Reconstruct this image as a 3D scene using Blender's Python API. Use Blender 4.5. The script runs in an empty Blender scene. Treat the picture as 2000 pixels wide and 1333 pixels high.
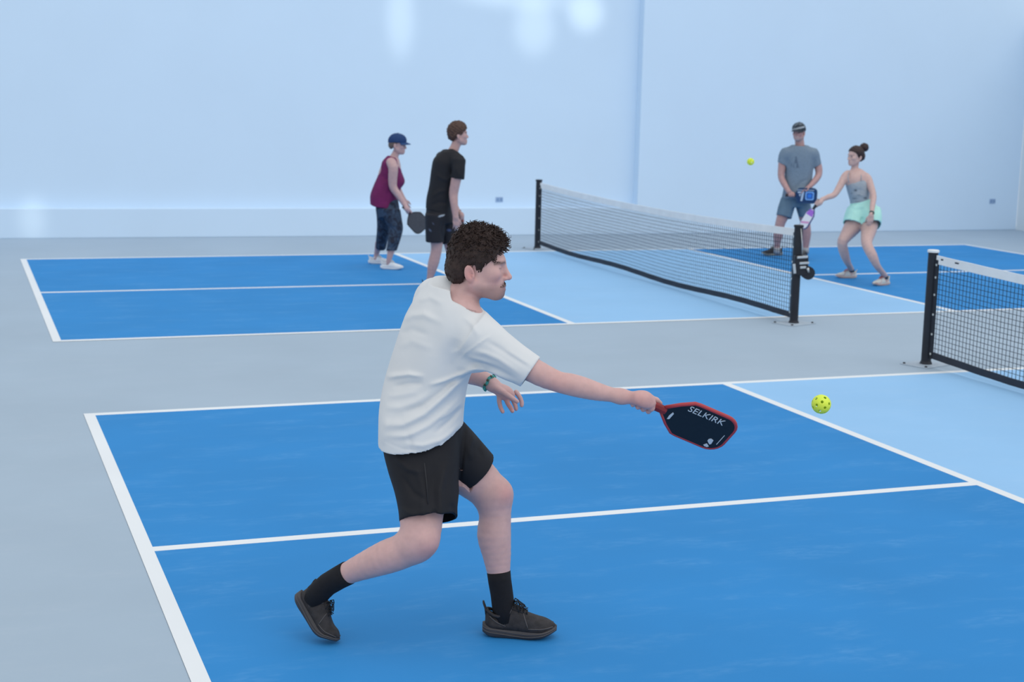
import bpy, bmesh, math, random
import numpy as np
from mathutils import Vector, Matrix
random.seed(7); rng = np.random.default_rng(7)
C = bpy.context.scene.collection
SC = bpy.context.scene

# ------------------------------------------------------------------ camera
CAM = np.array([-0.7431, -3.8334, 2.1234]); YAW, PITCH, ROLL, FPX = -0.3539, -0.1638, 0.0232, 2973.5
cy, sy, cp, sp = math.cos(YAW), math.sin(YAW), math.cos(PITCH), math.sin(PITCH)
FWD = np.array([-sy*cp, cy*cp, sp]); R0 = np.array([cy, sy, 0.0]); U0 = np.cross(R0, FWD)
RT = R0*math.cos(ROLL)+U0*math.sin(ROLL); UP = -R0*math.sin(ROLL)+U0*math.cos(ROLL)
RH = R0.copy(); FH = np.array([-sy, cy, 0.0]); ZZ = np.array([0, 0, 1.0])   # image right, away, up
cd = bpy.data.cameras.new('camera'); cam = bpy.data.objects.new('camera', cd); C.objects.link(cam)
M = Matrix.Identity(4)
for r in range(3):
    M[r][0] = RT[r]; M[r][1] = UP[r]; M[r][2] = -FWD[r]; M[r][3] = CAM[r]
cam.matrix_world = M
cd.sensor_width = 36; cd.lens = FPX*36/2000; cd.clip_end = 200
cd.dof.use_dof = True; cd.dof.focus_distance = 5.75; cd.dof.aperture_fstop = 5.0
SC.camera = cam
# ------------------------------------------------------------------ world, light, exposure
w = bpy.data.worlds.new('sky'); SC.world = w; w.use_nodes = True
bg = w.node_tree.nodes['Background']; bg.inputs[0].default_value = (0.90, 0.955, 1.0, 1); bg.inputs[1].default_value = 0.80
def lamp(name, kind, energy, color=(1, 1, 1), **kw):
    d = bpy.data.lights.new(name, kind); d.energy = energy; d.color = color
    for k, v in kw.items(): setattr(d, k, v)
    o = bpy.data.objects.new(name, d); C.objects.link(o); return o
def aim(o, loc, tgt):
    o.location = loc; o.rotation_euler = (Vector(tgt)-Vector(loc)).to_track_quat('-Z', 'Y').to_euler()
s = lamp('wall_wash', 'SPOT', 1500, (1, .96, .88), spot_size=math.radians(62), spot_blend=1.0, shadow_soft_size=1.5); aim(s, (4, -2, 12), (6.5, 17, 7.2))
s = lamp('sun', 'SUN', 0.75, (1, .985, .96), angle=math.radians(70)); aim(s, (6, -4, 14), (2.5, 4, 0))
SC.view_settings.view_transform = 'Standard'; SC.view_settings.look = 'None'
SC.view_settings.gamma = 1; SC.view_settings.exposure = 0.14; SC.view_settings.use_curve_mapping = False

# ------------------------------------------------------------------ picture geometry helpers
def pt(u, v, h):
    "point seen at pixel u,v that lies h metres away measured level along the view"
    d = FWD+(u-1000)/FPX*RT-(v-666.5)/FPX*UP
    return CAM+d*(h/(d@FH))
def grd(u, v, z=0.0):
    d = FWD+(u-1000)/FPX*RT-(v-666.5)/FPX*UP
    return CAM+d*((z-CAM[2])/d[2])
def ppm(p): return FPX/((np.asarray(p)-CAM)@FWD)          # pixels per metre there
def hof(p): return (np.asarray(p)-CAM)@FH
def nrm(v): v = np.asarray(v, float); return v/np.linalg.norm(v)

# ------------------------------------------------------------------ materials
MATS = {}
def mat(name, col, rough=.6, noise=0, nscale=20, bump=0, bscale=200, spec=.4, metal=0, sss=0, attr=False, sheen=0, warp=None):
    if name in MATS: return MATS[name]
    m = bpy.data.materials.new(name); m.use_nodes = True; nt = m.node_tree; b = nt.nodes['Principled BSDF']
    b.inputs['Roughness'].default_value = rough; b.inputs['Metallic'].default_value = metal
    b.inputs['Specular IOR Level'].default_value = spec
    if sss:
        b.inputs['Subsurface Weight'].default_value = sss; b.inputs['Subsurface Radius'].default_value = (1, .35, .2); b.inputs['Subsurface Scale'].default_value = .008
    if sheen: b.inputs['Sheen Weight'].default_value = sheen
    N = nt.nodes.new; Lk = nt.links.new
    tc = N('ShaderNodeTexCoord')
    base = None
    if attr:
        a = N('ShaderNodeAttribute'); a.attribute_name = 'Col'; base = a.outputs['Color']
    if noise:
        n = N('ShaderNodeTexNoise'); n.inputs['Scale'].default_value = nscale; n.inputs['Detail'].default_value = 5
        Lk(tc.outputs['Object'], n.inputs['Vector'])
        r = N('ShaderNodeMapRange'); r.inputs[1].default_value = .3; r.inputs[2].default_value = .7
        r.inputs[3].default_value = 1-noise; r.inputs[4].default_value = 1+noise
        Lk(n.outputs['Fac'], r.inputs[0])
        mx = N('ShaderNodeVectorMath'); mx.operation = 'SCALE'
        if base is None:
            mx.inputs[0].default_value = col[:3]
        else: Lk(base, mx.inputs[0])
        Lk(r.outputs[0], mx.inputs['Scale']); base = mx.outputs[0]
    if base is None: b.inputs['Base Color'].default_value = (*col[:3], 1)
    else: Lk(base, b.inputs['Base Color'])
    if bump:
        n2 = N('ShaderNodeTexNoise'); n2.inputs['Scale'].default_value = bscale; n2.inputs['Detail'].default_value = 4
        Lk(tc.outputs['Object'], n2.inputs['Vector'])
        bp = N('ShaderNodeBump'); bp.inputs['Strength'].default_value = bump; bp.inputs['Distance'].default_value = .004
        Lk(n2.outputs['Fac'], bp.inputs['Height']); Lk(bp.outputs[0], b.inputs['Normal'])
    MATS[name] = m; return m

# ------------------------------------------------------------------ objects
def tag(o, label=None, cat=None, group=None, kind=None):
    if label: o['label'] = label
    if cat: o['category'] = cat
    if group: o['group'] = group
    if kind: o['kind'] = kind
    return o
def empty(name, loc, label, cat, group=None):
    o = bpy.data.objects.new(name, None); C.objects.link(o); o.location = Vector(loc); o.empty_display_size = .1
    bpy.context.view_layer.update()
    return tag(o, label, cat, group)
def link(name, me, m, parent=None, smooth=True):
    me.materials.append(m) if m else None
    if smooth: me.shade_smooth()
    o = bpy.data.objects.new(name, me); C.objects.link(o)
    if parent is not None:
        o.parent = parent
        wm = Matrix.Translation(parent.location) if parent.parent is None else Matrix.Identity(4)
        pm = parent
        loc = Vector((0, 0, 0))
        while pm is not None: loc += pm.location; pm = pm.parent
        me.transform(Matrix.Translation(-loc))             # vertices are given in world space
    return o
def npmesh(V, Q, cols=None):
    me = bpy.data.meshes.new('m'); V = np.asarray(V, np.float32); Q = np.asarray(Q, np.int32)
    me.vertices.add(len(V)); me.vertices.foreach_set('co', V.ravel())
    k = Q.shape[1]
    me.loops.add(Q.size); me.loops.foreach_set('vertex_index', Q.ravel())
    me.polygons.add(len(Q)); me.polygons.foreach_set('loop_start', np.arange(0, Q.size, k, dtype=np.int32))
    me.update(calc_edges=True)
    if cols is not None: paint(me, cols)
    return me
def paint(me, cols):
    a = me.color_attributes.new('Col', 'FLOAT_COLOR', 'POINT')
    c = np.ones((len(me.vertices), 4), np.float32); c[:, :3] = cols; a.data.foreach_set('color', c.ravel())

class MB:
    "collects simple solids into one mesh"
    def __init__(s): s.v = []; s.f = []
    def add(s, V, F):
        n = len(s.v); s.v += [tuple(map(float, p)) for p in V]; s.f += [tuple(i+n for i in f) for f in F]; return s
    def box(s, c, d, ax=None):
        c = np.asarray(c, float); ax = np.eye(3) if ax is None else np.asarray(ax, float)
        V = [c+sum(k*e/2*a for k, e, a in zip(sg, d, ax)) for sg in [(-1,-1,-1),(1,-1,-1),(1,1,-1),(-1,1,-1),(-1,-1,1),(1,-1,1),(1,1,1),(-1,1,1)]]
        return s.add(V, [(0,3,2,1),(4,5,6,7),(0,1,5,4),(1,2,6,5),(2,3,7,6),(3,0,4,7)])
    def tube(s, P, r, n=8, ends=True, flat=1.0, side=None):
        P = [np.asarray(p, float) for p in P]; m = len(P)
        r = [r]*m if np.isscalar(r) else r
        t0 = nrm(P[1]-P[0]); a = np.cross(t0, ZZ) if abs(t0[2]) < .9 else np.cross(t0, [1, 0, 0])
        if side is not None: a = np.asarray(side, float)
        V = []
        for i in range(m):
            t = nrm(P[min(i+1, m-1)]-P[max(i-1, 0)]); a = nrm(a-t*(a@t)); b = np.cross(t, a)
            for j in range(n):
                q = 2*math.pi*j/n; V.append(P[i]+r[i]*(math.cos(q)*a+flat*math.sin(q)*b))
        F = [(i*n+j, i*n+(j+1) % n, (i+1)*n+(j+1) % n, (i+1)*n+j) for i in range(m-1) for j in range(n)]
        if ends: F += [tuple(range(n-1, -1, -1)), tuple((m-1)*n+j for j in range(n))]
        return s.add(V, F)
    def rings(s, rings, ends=True):
        n = len(rings[0]); m = len(rings); V = [p for r in rings for p in r]
        F = [(i*n+j, i*n+(j+1) % n, (i+1)*n+(j+1) % n, (i+1)*n+j) for i in range(m-1) for j in range(n)]
        if ends: F += [tuple(range(n-1, -1, -1)), tuple((m-1)*n+j for j in range(n))]
        return s.add(V, F)
    def prism(s, pts, o, X, Y, N, t):
        "outline pts (x,y) on plane o,X,Y; thickness t along N, centred"
        o, X, Y, N = (np.asarray(q, float) for q in (o, X, Y, N))
        a = [o+x*X+y*Y-N*t/2 for x, y in pts]; b = [o+x*X+y*Y+N*t/2 for x, y in pts]
        return s.rings([a, b])
    def lathe(s, prof, o, A, n=20):
        A = nrm(A); a = nrm(np.cross(A, [1, .3, .2])); b = np.cross(A, a); o = np.asarray(o, float)
        return s.rings([[o+A*z+r*(math.cos(2*math.pi*j/n)*a+math.sin(2*math.pi*j/n)*b) for j in range(n)] for r, z in prof])
    def mesh(s):
        me = bpy.data.meshes.new('m'); me.from_pydata(s.v, [], s.f); me.update()
        bm = bmesh.new(); bm.from_mesh(me); bmesh.ops.recalc_face_normals(bm, faces=bm.faces); bm.to_mesh(me); bm.free()
        return me
    def obj(s, name, m, parent=None, smooth=False, bevel=0, seg=2, auto=None):
        o = link(name, s.mesh(), m, parent, smooth)
        if bevel:
            b = o.modifiers.new('bevel', 'BEVEL'); b.width = bevel; b.segments = seg; b.limit_method = 'ANGLE'; b.angle_limit = math.radians(40)
        if auto: o.data.set_sharp_from_angle(angle=math.radians(auto))
        return o

# ------------------------------------------------------------------ soft solids: distance fields meshed with surface nets
def smin(a, b, k):
    if k <= 0: return np.minimum(a, b)
    h = np.maximum(k-np.abs(a-b), 0)/k
    return np.minimum(a, b)-h*h*k*.25
class Field:
    def __init__(s, shell=0): s.p = []; s.shell = shell; s.off = 0
    def add(s, op, fn, lo, hi, k=0):
        s.p.append((op, fn, np.asarray(lo, float)-k-.012, np.asarray(hi, float)+k+.012, k)); return s
    def cap(s, a, b, ra, rb, k=.012, op='u'):
        a = np.asarray(a, np.float32); b = np.asarray(b, np.float32); ba = b-a; L2 = float(ba@ba)+1e-9
        def f(P, o):
            x, y, z = P[:, 0]-a[0], P[:, 1]-a[1], P[:, 2]-a[2]
            t = np.clip((x*ba[0]+y*ba[1]+z*ba[2])/np.float32(L2), 0, 1); x -= t*ba[0]; y -= t*ba[1]; z -= t*ba[2]
            return np.sqrt(x*x+y*y+z*z)-np.float32(ra)-np.float32(rb-ra)*t+np.float32(o)
        r = max(ra, rb); return s.add(op, f, np.minimum(a, b)-r, np.maximum(a, b)+r, k)
    def chain(s, st, k=.02):
        raw = np.array([np.concatenate([a, [r]]) for a, r in st]); n = len(raw); R = []
        for i in range(n-1):                                       # catmull-rom through joints and radii
            p = [raw[max(i-1, 0)], raw[i], raw[i+1], raw[min(i+2, n-1)]]; m = 3 if n > 2 else 1
            for u in np.arange(m)/m:
                c = .5*(2*p[1]+(p[2]-p[0])*u+(2*p[0]-5*p[1]+4*p[2]-p[3])*u*u+(3*p[1]-p[0]-3*p[2]+p[3])*u**3)
                R.append(c)
        R.append(raw[-1]); R = np.array(R, np.float32)
        A_, B_ = R[:-1, :3], R[1:, :3]-R[:-1, :3]; L2 = (B_*B_).sum(1)+1e-9; rmx = np.maximum(R[:-1, 3], R[1:, 3]); rmn = np.minimum(R[:-1, 3], R[1:, 3])
        def f(P, o):
            lo, hi = P.min(0), P.max(0); c = (lo+hi)/2; rad = math.sqrt(float(((hi-lo)**2).sum()))/2
            t = np.clip(((c-A_)*B_).sum(1)/L2, 0, 1); dc = np.sqrt(((c-A_-t[:, None]*B_)**2).sum(1))
            use = np.argwhere(dc-rmx-rad <= (dc-rmn).min()+rad+.004).ravel()
            X, Y, Z = P[:, 0], P[:, 1], P[:, 2]; best = None
            for i in use:
                a, ba = R[i], B_[i]; x, y, z = X-a[0], Y-a[1], Z-a[2]
                t = np.clip((x*ba[0]+y*ba[1]+z*ba[2])/L2[i], 0, 1); x -= t*ba[0]; y -= t*ba[1]; z -= t*ba[2]
                d = np.sqrt(x*x+y*y+z*z)-(a[3]+(R[i+1, 3]-a[3])*t)
                best = d if best is None else smin(best, d, .002)
            return best+o
        mx = R[:, 3].max(); return s.add('u', f, R[:, :3].min(0)-mx, R[:, :3].max(0)+mx, k)
    def ell(s, c, r, ax=None, k=.015, op='u'):
        c = np.asarray(c, np.float32); r = np.asarray(r, np.float32); A = np.eye(3, dtype=np.float32) if ax is None else np.asarray(ax, np.float32)
        def f(P, o):
            q = (P-c)@A.T; rr = np.maximum(r-o, .001); q = q/rr; q *= q; k0 = np.sqrt(q[:, 0]+q[:, 1]+q[:, 2])+1e-9; q /= rr*rr; k1 = np.sqrt(q[:, 0]+q[:, 1]+q[:, 2])+1e-9
            return k0*(k0-1)/k1
        e = np.sqrt(((A.T*r)**2).sum(1)); return s.add(op, f, c-e, c+e, k)
    def loft(s, st, k=.02, e=2.2, ends=(0, 0), rnd=0.0, op='u'):
        "st: (centre, half a, half b, lateral vector); ends 1 = open end of a garment"
        c = np.array([q[0] for q in st], float); n = len(st); axis = nrm(c[-1]-c[0])
        raw = np.array([np.concatenate([q[0], [q[1], q[2]], nrm(q[3])]) for q in st])
        T = np.arange(n); tt = np.linspace(0, n-1, 12*(n-1)+1); R = np.zeros((len(tt), 8))
        for i, t in enumerate(tt):                                # catmull-rom
            j = min(int(t), n-2); u = t-j; p = [raw[max(j-1, 0)], raw[j], raw[j+1], raw[min(j+2, n-1)]]
            R[i] = .5*(2*p[1]+(p[2]-p[0])*u+(2*p[0]-5*p[1]+4*p[2]-p[3])*u*u+(3*p[1]-p[0]-3*p[2]+p[3])*u**3)
        S = (R[:, :3]-c[0])@axis; S = np.maximum.accumulate(S+np.arange(len(S))*1e-7)
        s0, s1 = S[0], S[-1]
        NT = 200; su = np.linspace(s0, s1, NT+1); tab = np.stack([np.interp(su, S, R[:, i]) for i in range(8)], 1)
        lt = tab[:, 5:8]-axis*(tab[:, 5:8]@axis)[:, None]; lt /= np.linalg.norm(lt, axis=1)[:, None]+1e-9; mt = np.cross(axis, lt)
        tab = np.concatenate([tab[:, :5], lt, mt, (tab[:, :3]*lt).sum(1)[:, None], (tab[:, :3]*mt).sum(1)[:, None]], 1).astype(np.float32)
        A32 = axis.astype(np.float32); off0 = np.float32(c[0]@axis)
        def f(P, o):
            q = P@A32-off0; ti = (np.clip(q, s0, s1)-s0)*(NT/(s1-s0)); i0 = np.minimum(ti.astype(np.int32), NT-1); fr_ = (ti-i0).astype(np.float32)[:, None]
            g0 = tab[i0]; g = g0+(tab[i0+1]-g0)*fr_
            X, Y, Z = P[:, 0], P[:, 1], P[:, 2]
            x = np.abs(X*g[:, 5]+Y*g[:, 6]+Z*g[:, 7]-g[:, 11]); y = np.abs(X*g[:, 8]+Y*g[:, 9]+Z*g[:, 10]-g[:, 12])
            a = np.maximum(g[:, 3]-o, .002); b = np.maximum(g[:, 4]-o, .002)
            G = ((x/a)**e+(y/b)**e)**(1/e)+1e-6; r = np.sqrt(x*x+y*y)+1e-6
            dd = r-r/G
            e0 = s0-q+(o if not ends[0] else -6*o); e1 = q-s1+(o if not ends[1] else -6*o)
            return -smin(-dd, -np.maximum(e0, e1), rnd)
        mx = R[:, 3:5].max(); return s.add(op, f, R[:, :3].min(0)-mx, R[:, :3].max(0)+mx, k)
    def fold(s, pts, h, amp, wd, hmax):
        "ridge (or crease, amp<0) along a polyline, measured across the surface"
        Q = np.array([[(pt(u, v, h)-CAM)@RH, pt(u, v, h)[2]] for u, v in pts])
        def f(P, o):
            X = (P@RH.astype(np.float32)-np.float32(CAM@RH)); Y = P[:, 2]; best = np.full(len(P), 9., np.float32)
            L = len(Q)-1; tb = np.zeros(len(P), np.float32)
            for i, (a, b) in enumerate(zip(Q[:-1], Q[1:])):
                ba = b-a; x = X-np.float32(a[0]); y = Y-np.float32(a[1]); t = np.clip((x*np.float32(ba[0])+y*np.float32(ba[1]))/np.float32(ba@ba), 0, 1)
                x -= t*np.float32(ba[0]); y -= t*np.float32(ba[1]); d = x*x+y*y
                m = d < best; best = np.where(m, d, best); tb = np.where(m, (i+t)/L, tb)
            fade = np.clip((np.float32(hmax+CAM@FH)-P@FH.astype(np.float32))/.05, 0, 1)*np.minimum(1, 5*tb*(1-tb)+.05)
            return amp*np.exp(-best/wd**2)*fade
        lo = [min(pt(u, v, hh)[i] for u, v in pts for hh in (h-.35, h+.35))-3*wd for i in range(3)]
        hi = [max(pt(u, v, hh)[i] for u, v in pts for hh in (h-.35, h+.35))+3*wd for i in range(3)]
        return s.add('f', f, lo, hi)
    def ev(s, P, lo, hi):
        def run(o):
            acc = np.full(len(P), 1.0, np.float32)
            for op, f, a, b, k in s.p:
                if (a > hi).any() or (b < lo).any():
                    if op == 'i': acc[:] = 1.0
                    continue
                d = f(P, o)
                if op == 'u': acc = smin(acc, d, k)
                elif op == 's': acc = -smin(-acc, d if not o else d, k)
                elif op == 'i': acc = -smin(-acc, -d, k)
                else: acc = acc-d
            return acc
        return run(s.off)
    def mesh(s, res, smooth=1):
        un = [p for p in s.p if p[0] == 'u']
        lo = np.min([p[2] for p in un], 0)-res*2; hi = np.max([p[3] for p in un], 0)+res*2
        B = 24; nb = np.ceil((hi-lo)/res/B).astype(int); D = nb*B+4
        O8 = np.array([[i, j, k] for i in (0, 1) for j in (0, 1) for k in (0, 1)])
        ED = [(a, b) for a in range(8) for b in range(a+1, 8) if np.abs(O8[a]-O8[b]).sum() == 1]
        ids, pos, quads = [], [], []
        lin = lambda I: ((I[:, 0]+1)*D[1]+(I[:, 1]+1))*D[2]+(I[:, 2]+1)
        ax = np.arange(-1, B+1); G = np.stack(np.meshgrid(ax, ax, ax, indexing='ij'), -1).reshape(-1, 3); m = B+2
        ulo = np.array([p[2] for p in un]); uhi = np.array([p[3] for p in un])
        for bi in np.ndindex(*nb):
            b0 = np.array(bi)*B; blo = lo+res*(b0-1); bhi = lo+res*(b0+B)
            if not ((ulo < bhi).all(1) & (uhi > blo).all(1)).any(): continue
            if abs(float(s.ev(((blo+bhi)/2)[None].astype(np.float32), blo, bhi)[0])) > B*res*1.8: continue
            V = s.ev((lo+res*(G+b0)).astype(np.float32), blo, bhi).reshape(m, m, m)
            ins = V < 0
            if ins.all() or not ins.any(): continue
            c = sum(ins[i:m-1+i, j:m-1+j, k:m-1+k].astype(np.int8) for i in (0, 1) for j in (0, 1) for k in (0, 1))
            I = np.argwhere((c > 0) & (c < 8))
            if not len(I): continue
            vals = np.stack([V[I[:, 0]+o[0], I[:, 1]+o[1], I[:, 2]+o[2]] for o in O8], 1)
            acc = np.zeros((len(I), 3)); n = np.zeros(len(I))
            for a, b in ED:
                x = (vals[:, a] < 0) != (vals[:, b] < 0); t = vals[:, a]/np.where(x, vals[:, a]-vals[:, b], 1)
                acc += np.where(x[:, None], O8[a]+t[:, None]*(O8[b]-O8[a]), 0); n += x
            ids.append(lin(I+b0-1)); pos.append(lo+res*(b0-1+I+acc/n[:, None]))
            st = ins[1:B+1, 1:B+1, 1:B+1]
            for q in range(3):
                sl = [slice(1, B+1)]*3; sl[q] = slice(2, B+2); e = ins[tuple(sl)]
                J = np.argwhere(st != e)
                if not len(J): continue
                inside = st[J[:, 0], J[:, 1], J[:, 2]]; J = J+1; y, z = (q+1) % 3, (q+2) % 3
                cs = []
                for dy, dz in ((-1, -1), (0, -1), (0, 0), (-1, 0)):
                    T = J.copy(); T[:, y] += dy; T[:, z] += dz; cs.append(lin(T+b0-1))
                Qd = np.stack(cs, 1); Qd[~inside] = Qd[~inside][:, ::-1]; quads.append(Qd)
        ids = np.concatenate(ids); pos = np.concatenate(pos); quads = np.concatenate(quads)
        U, first = np.unique(ids, return_index=True); V = pos[first]
        ix = np.searchsorted(U, quads); ix = np.clip(ix, 0, len(U)-1); ok = (U[ix] == quads).all(1); Q = ix[ok]
        for _ in range(smooth):
            e0 = np.concatenate([Q[:, 0], Q[:, 1], Q[:, 2], Q[:, 3]]); e1 = np.concatenate([Q[:, 1], Q[:, 2], Q[:, 3], Q[:, 0]])
            cnt = np.bincount(e0, minlength=len(V))+1e-9
            avg = np.stack([np.bincount(e0, V[e1, i], len(V)) for i in range(3)], 1)/cnt[:, None]
            V = V*.5+avg*.5
        if s.shell:                                                 # garment: open the ends, leaving a narrow hem
            s.off = s.shell; D = s.at(V); s.off = 0
            Q = Q[~(D[Q] < 0).all(1)]; used = np.unique(Q); mp = np.full(len(V), -1); mp[used] = np.arange(len(used)); V = V[used]; Q = mp[Q]
        return V, Q
    def at(s, V, only_union=False):
        keep = s.p
        if only_union: s.p = [p for p in keep if p[0] == 'u']
        D = np.concatenate([s.ev(V[i:i+60000].astype(np.float32), V[i:i+60000].min(0), V[i:i+60000].max(0)) for i in range(0, len(V), 60000)]); s.p = keep
        return D

# ------------------------------------------------------------------ room: floor, courts, walls
def noise_floor(name, col, wear=None, amt=.05, rough=.6, bump=.12, spec=.25):
    m = bpy.data.materials.new(name); m.use_nodes = True; nt = m.node_tree; b = nt.nodes['Principled BSDF']; N = nt.nodes.new; Lk = nt.links.new
    b.inputs['Roughness'].default_value = rough; b.inputs['Specular IOR Level'].default_value = spec
    tc = N('ShaderNodeTexCoord')
    def nz(scale, stretch=(1, 1, 1), det=6):
        mp = N('ShaderNodeMapping'); mp.inputs['Scale'].default_value = stretch; Lk(tc.outputs['Object'], mp.inputs[0])
        n = N('ShaderNodeTexNoise'); n.inputs['Scale'].default_value = scale; n.inputs['Detail'].default_value = det; Lk(mp.outputs[0], n.inputs[0]); return n
    def rng_(src, a, b_, c, d):
        r = N('ShaderNodeMapRange'); r.inputs[1].default_value = a; r.inputs[2].default_value = b_; r.inputs[3].default_value = c; r.inputs[4].default_value = d
        Lk(src, r.inputs[0]); return r.outputs[0]
    n1 = nz(.9); f = rng_(n1.outputs['Fac'], .3, .7, 1-amt, 1+amt)
    sc = N('ShaderNodeVectorMath'); sc.operation = 'SCALE'; sc.inputs[0].default_value = col; Lk(f, sc.inputs['Scale'])
    out = sc.outputs[0]
    if wear:
        n2 = nz(2.2, (1, 2.6, 1), 9); n3 = nz(14, (1, 2.2, 1), 5)
        mu = N('ShaderNodeMath'); mu.operation = 'MULTIPLY'; Lk(rng_(n2.outputs['Fac'], .5, .8, 0, 1), mu.inputs[0]); Lk(rng_(n3.outputs['Fac'], .4, .75, .15, 1), mu.inputs[1])
        m2 = N('ShaderNodeMath'); m2.operation = 'MULTIPLY'; m2.inputs[1].default_value = .38; Lk(mu.outputs[0], m2.inputs[0])
        mx = N('ShaderNodeMix'); mx.data_type = 'RGBA'; Lk(m2.outputs[0], mx.inputs[0]); Lk(out, mx.inputs[6]); mx.inputs[7].default_value = (*wear, 1); out = mx.outputs[2]
    Lk(out, b.inputs['Base Color'])
    n4 = nz(160); bp = N('ShaderNodeBump'); bp.inputs['Strength'].default_value = bump; bp.inputs['Distance'].default_value = .003
    Lk(n4.outputs['Fac'], bp.inputs['Height']); Lk(bp.outputs[0], b.inputs['Normal'])
    return m
m_grey = noise_floor('grey_acrylic', (.36, .45, .545), (.45, .52, .60), .035)
m_blue = noise_floor('blue_acrylic', (.030, .236, .570), (.20, .44, .74), .05, rough=.7, spec=.14)
m_sky = noise_floor('light_blue_acrylic', (.29, .535, .82), (.42, .62, .85), .03)
m_line = noise_floor('white_line_paint', (.78, .80, .82), None, .03)
m_wall = noise_floor('pale_blue_wall_paint', (.615, .765, .925), None, .012, .8, .05)
m_wall2 = noise_floor('pale_grey_wall_paint', (.72, .80, .86), None, .012, .8, .05)

XL, XR, YN, YW = -9.0, 15.95, -9.0, 17.15
fl = MB().box(((XL+XR+.4)/2, (YN+YW+.6)/2, -.1), (XR+.4-XL, YW+.6-YN, .2)).obj('floor', m_grey); tag(fl, kind='structure')
COURT_L, COURT_W, KIT, HALF, LW, ND = 13.411, 6.096, 4.572, 3.048, .068, 6.7056
def court(x0, y0):
    def slab(nm, xa, xb, ya, yb, z, t, m):
        MB().box(((xa+xb)/2+x0, (ya+yb)/2+y0, z-t/2), (xb-xa, yb-ya, t)).obj(nm, m, fl)
    for a, b in ((0, KIT), (COURT_L-KIT, COURT_L)):
        for c, d in ((0, HALF), (HALF, COURT_W)): slab('service_court_paint', a, b, c, d, .002, .004, m_blue)
    slab('kitchen_paint', KIT, COURT_L-KIT, 0, COURT_W, .002, .004, m_sky)
    z, t = .0032, .005
    L = COURT_L; W = COURT_W
    for ya, yb in ((0, LW), (W-LW, W)): slab('court_line', 0, L, ya, yb, z, t, m_line)
    for xa, xb in ((0, LW), (L-LW, L)): slab('court_line', xa, xb, LW, W-LW, z, t, m_line)
    for xa, xb in ((KIT, KIT+LW), (L-KIT-LW, L-KIT)): slab('court_line', xa, xb, LW, W-LW, z, t, m_line)
    slab('court_line', LW, KIT, HALF-LW/2, HALF+LW/2, z, t, m_line)
    slab('court_line', L-KIT, L-LW, HALF-LW/2, HALF+LW/2, z, t, m_line)
court(0, 0); CY = 8.968; court(-.012, CY)
# back wall: recessed left stretch over a low plinth, right stretch standing proud
HW = 5.2
xs = (lambda d: CAM[0]+d[0]*(YW-CAM[1])/d[1])(FWD+(1252-1000)/FPX*RT-(200-666.5)/FPX*UP)
pl = lambda x: YW+.40*max(0, (xs-x))/9.0           # the left stretch runs very slightly away
lw = MB()
a, b = (XL, pl(XL)+.17), (xs, YW+.17)
lw.rings([[(a[0], a[1], 0), (b[0], b[1], 0), (b[0], b[1]+.3, 0), (a[0], a[1]+.3, 0)], [(a[0], a[1], HW), (b[0], b[1], HW), (b[0], b[1]+.3, HW), (a[0], a[1]+.3, HW)]])
wb = lw.obj('wall_back', m_wall); tag(wb, kind='structure')
pb = MB(); a, b = (XL, pl(XL)), (xs, YW)
pb.rings([[(a[0], a[1], 0), (b[0], b[1], 0), (b[0], b[1]+.175, 0), (a[0], a[1]+.175, 0)], [(a[0], a[1], .40), (b[0], b[1], .40), (b[0], b[1]+.175, .40), (a[0], a[1]+.175, .40)]])
tag(pb.obj('trim_1', m_wall, None, bevel=.008), kind='structure')
w2 = MB().box(((xs+XR)/2, YW+.2, HW/2), (XR-xs, .4, HW)).obj('wall_back', m_wall, None, bevel=.01); tag(w2, kind='structure')
tag(MB().box((XR+.15, (YN+YW)/2+4, 1.7), (.3, YW-YN-8, 3.4)).obj('wall_right', m_wall2), kind='structure')
# outlets
for u, v, rec, lb in ((975, 390, .165, 'small pale blue outlet plate on the back wall left of the far net post'), (1938, 393, 0, 'small pale blue outlet plate on the back wall near the right corner')):
    d = FWD+(u-1000)/FPX*RT-(v-666.5)/FPX*UP
    x = (CAM+d*((YW-CAM[1])/d[1])); yy = (pl(x[0])+.17 if rec else YW)
    p = CAM+d*((yy-CAM[1])/d[1])
    e = empty('wall_outlet', p, lb, 'outlet', )
    MB().box(p+[0, -.006, 0], (.115, .012, .075)).obj('cover_plate', mat('outlet_plate', (.33, .46, .66), .5), e, bevel=.004)
    for s_ in (-1, 1): MB().box(p+[s_*.026, -.0125, 0], (.034, .005, .045)).obj('socket', mat('outlet_socket', (.20, .31, .50), .5), e)
# faint patches of reflected sunlight on the back wall
for u, v, wd, hg, en in ((782, 35, .16, .42, 5), (1040, 60, .25, .30, 5), (1140, 30, .22, .22, 8), (62, 425, .14, .24, 4), (1000, 0, .7, .12, 5)):
    d = FWD+(u-1000)/FPX*RT-(v-666.5)/FPX*UP; tgt = CAM+d*((YW+.35-CAM[1])/d[1])
    src = tgt+np.array([-1.5, -9.0, 3.0])
    l = lamp('reflected_sun_patch', 'SPOT', en*150, (1, .95, .82), spot_size=2*math.atan(.42/9.6), spot_blend=1.0, shadow_soft_size=.12); aim(l, src, tgt)
    l.scale = (wd/.25, hg/.25, 1)

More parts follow.
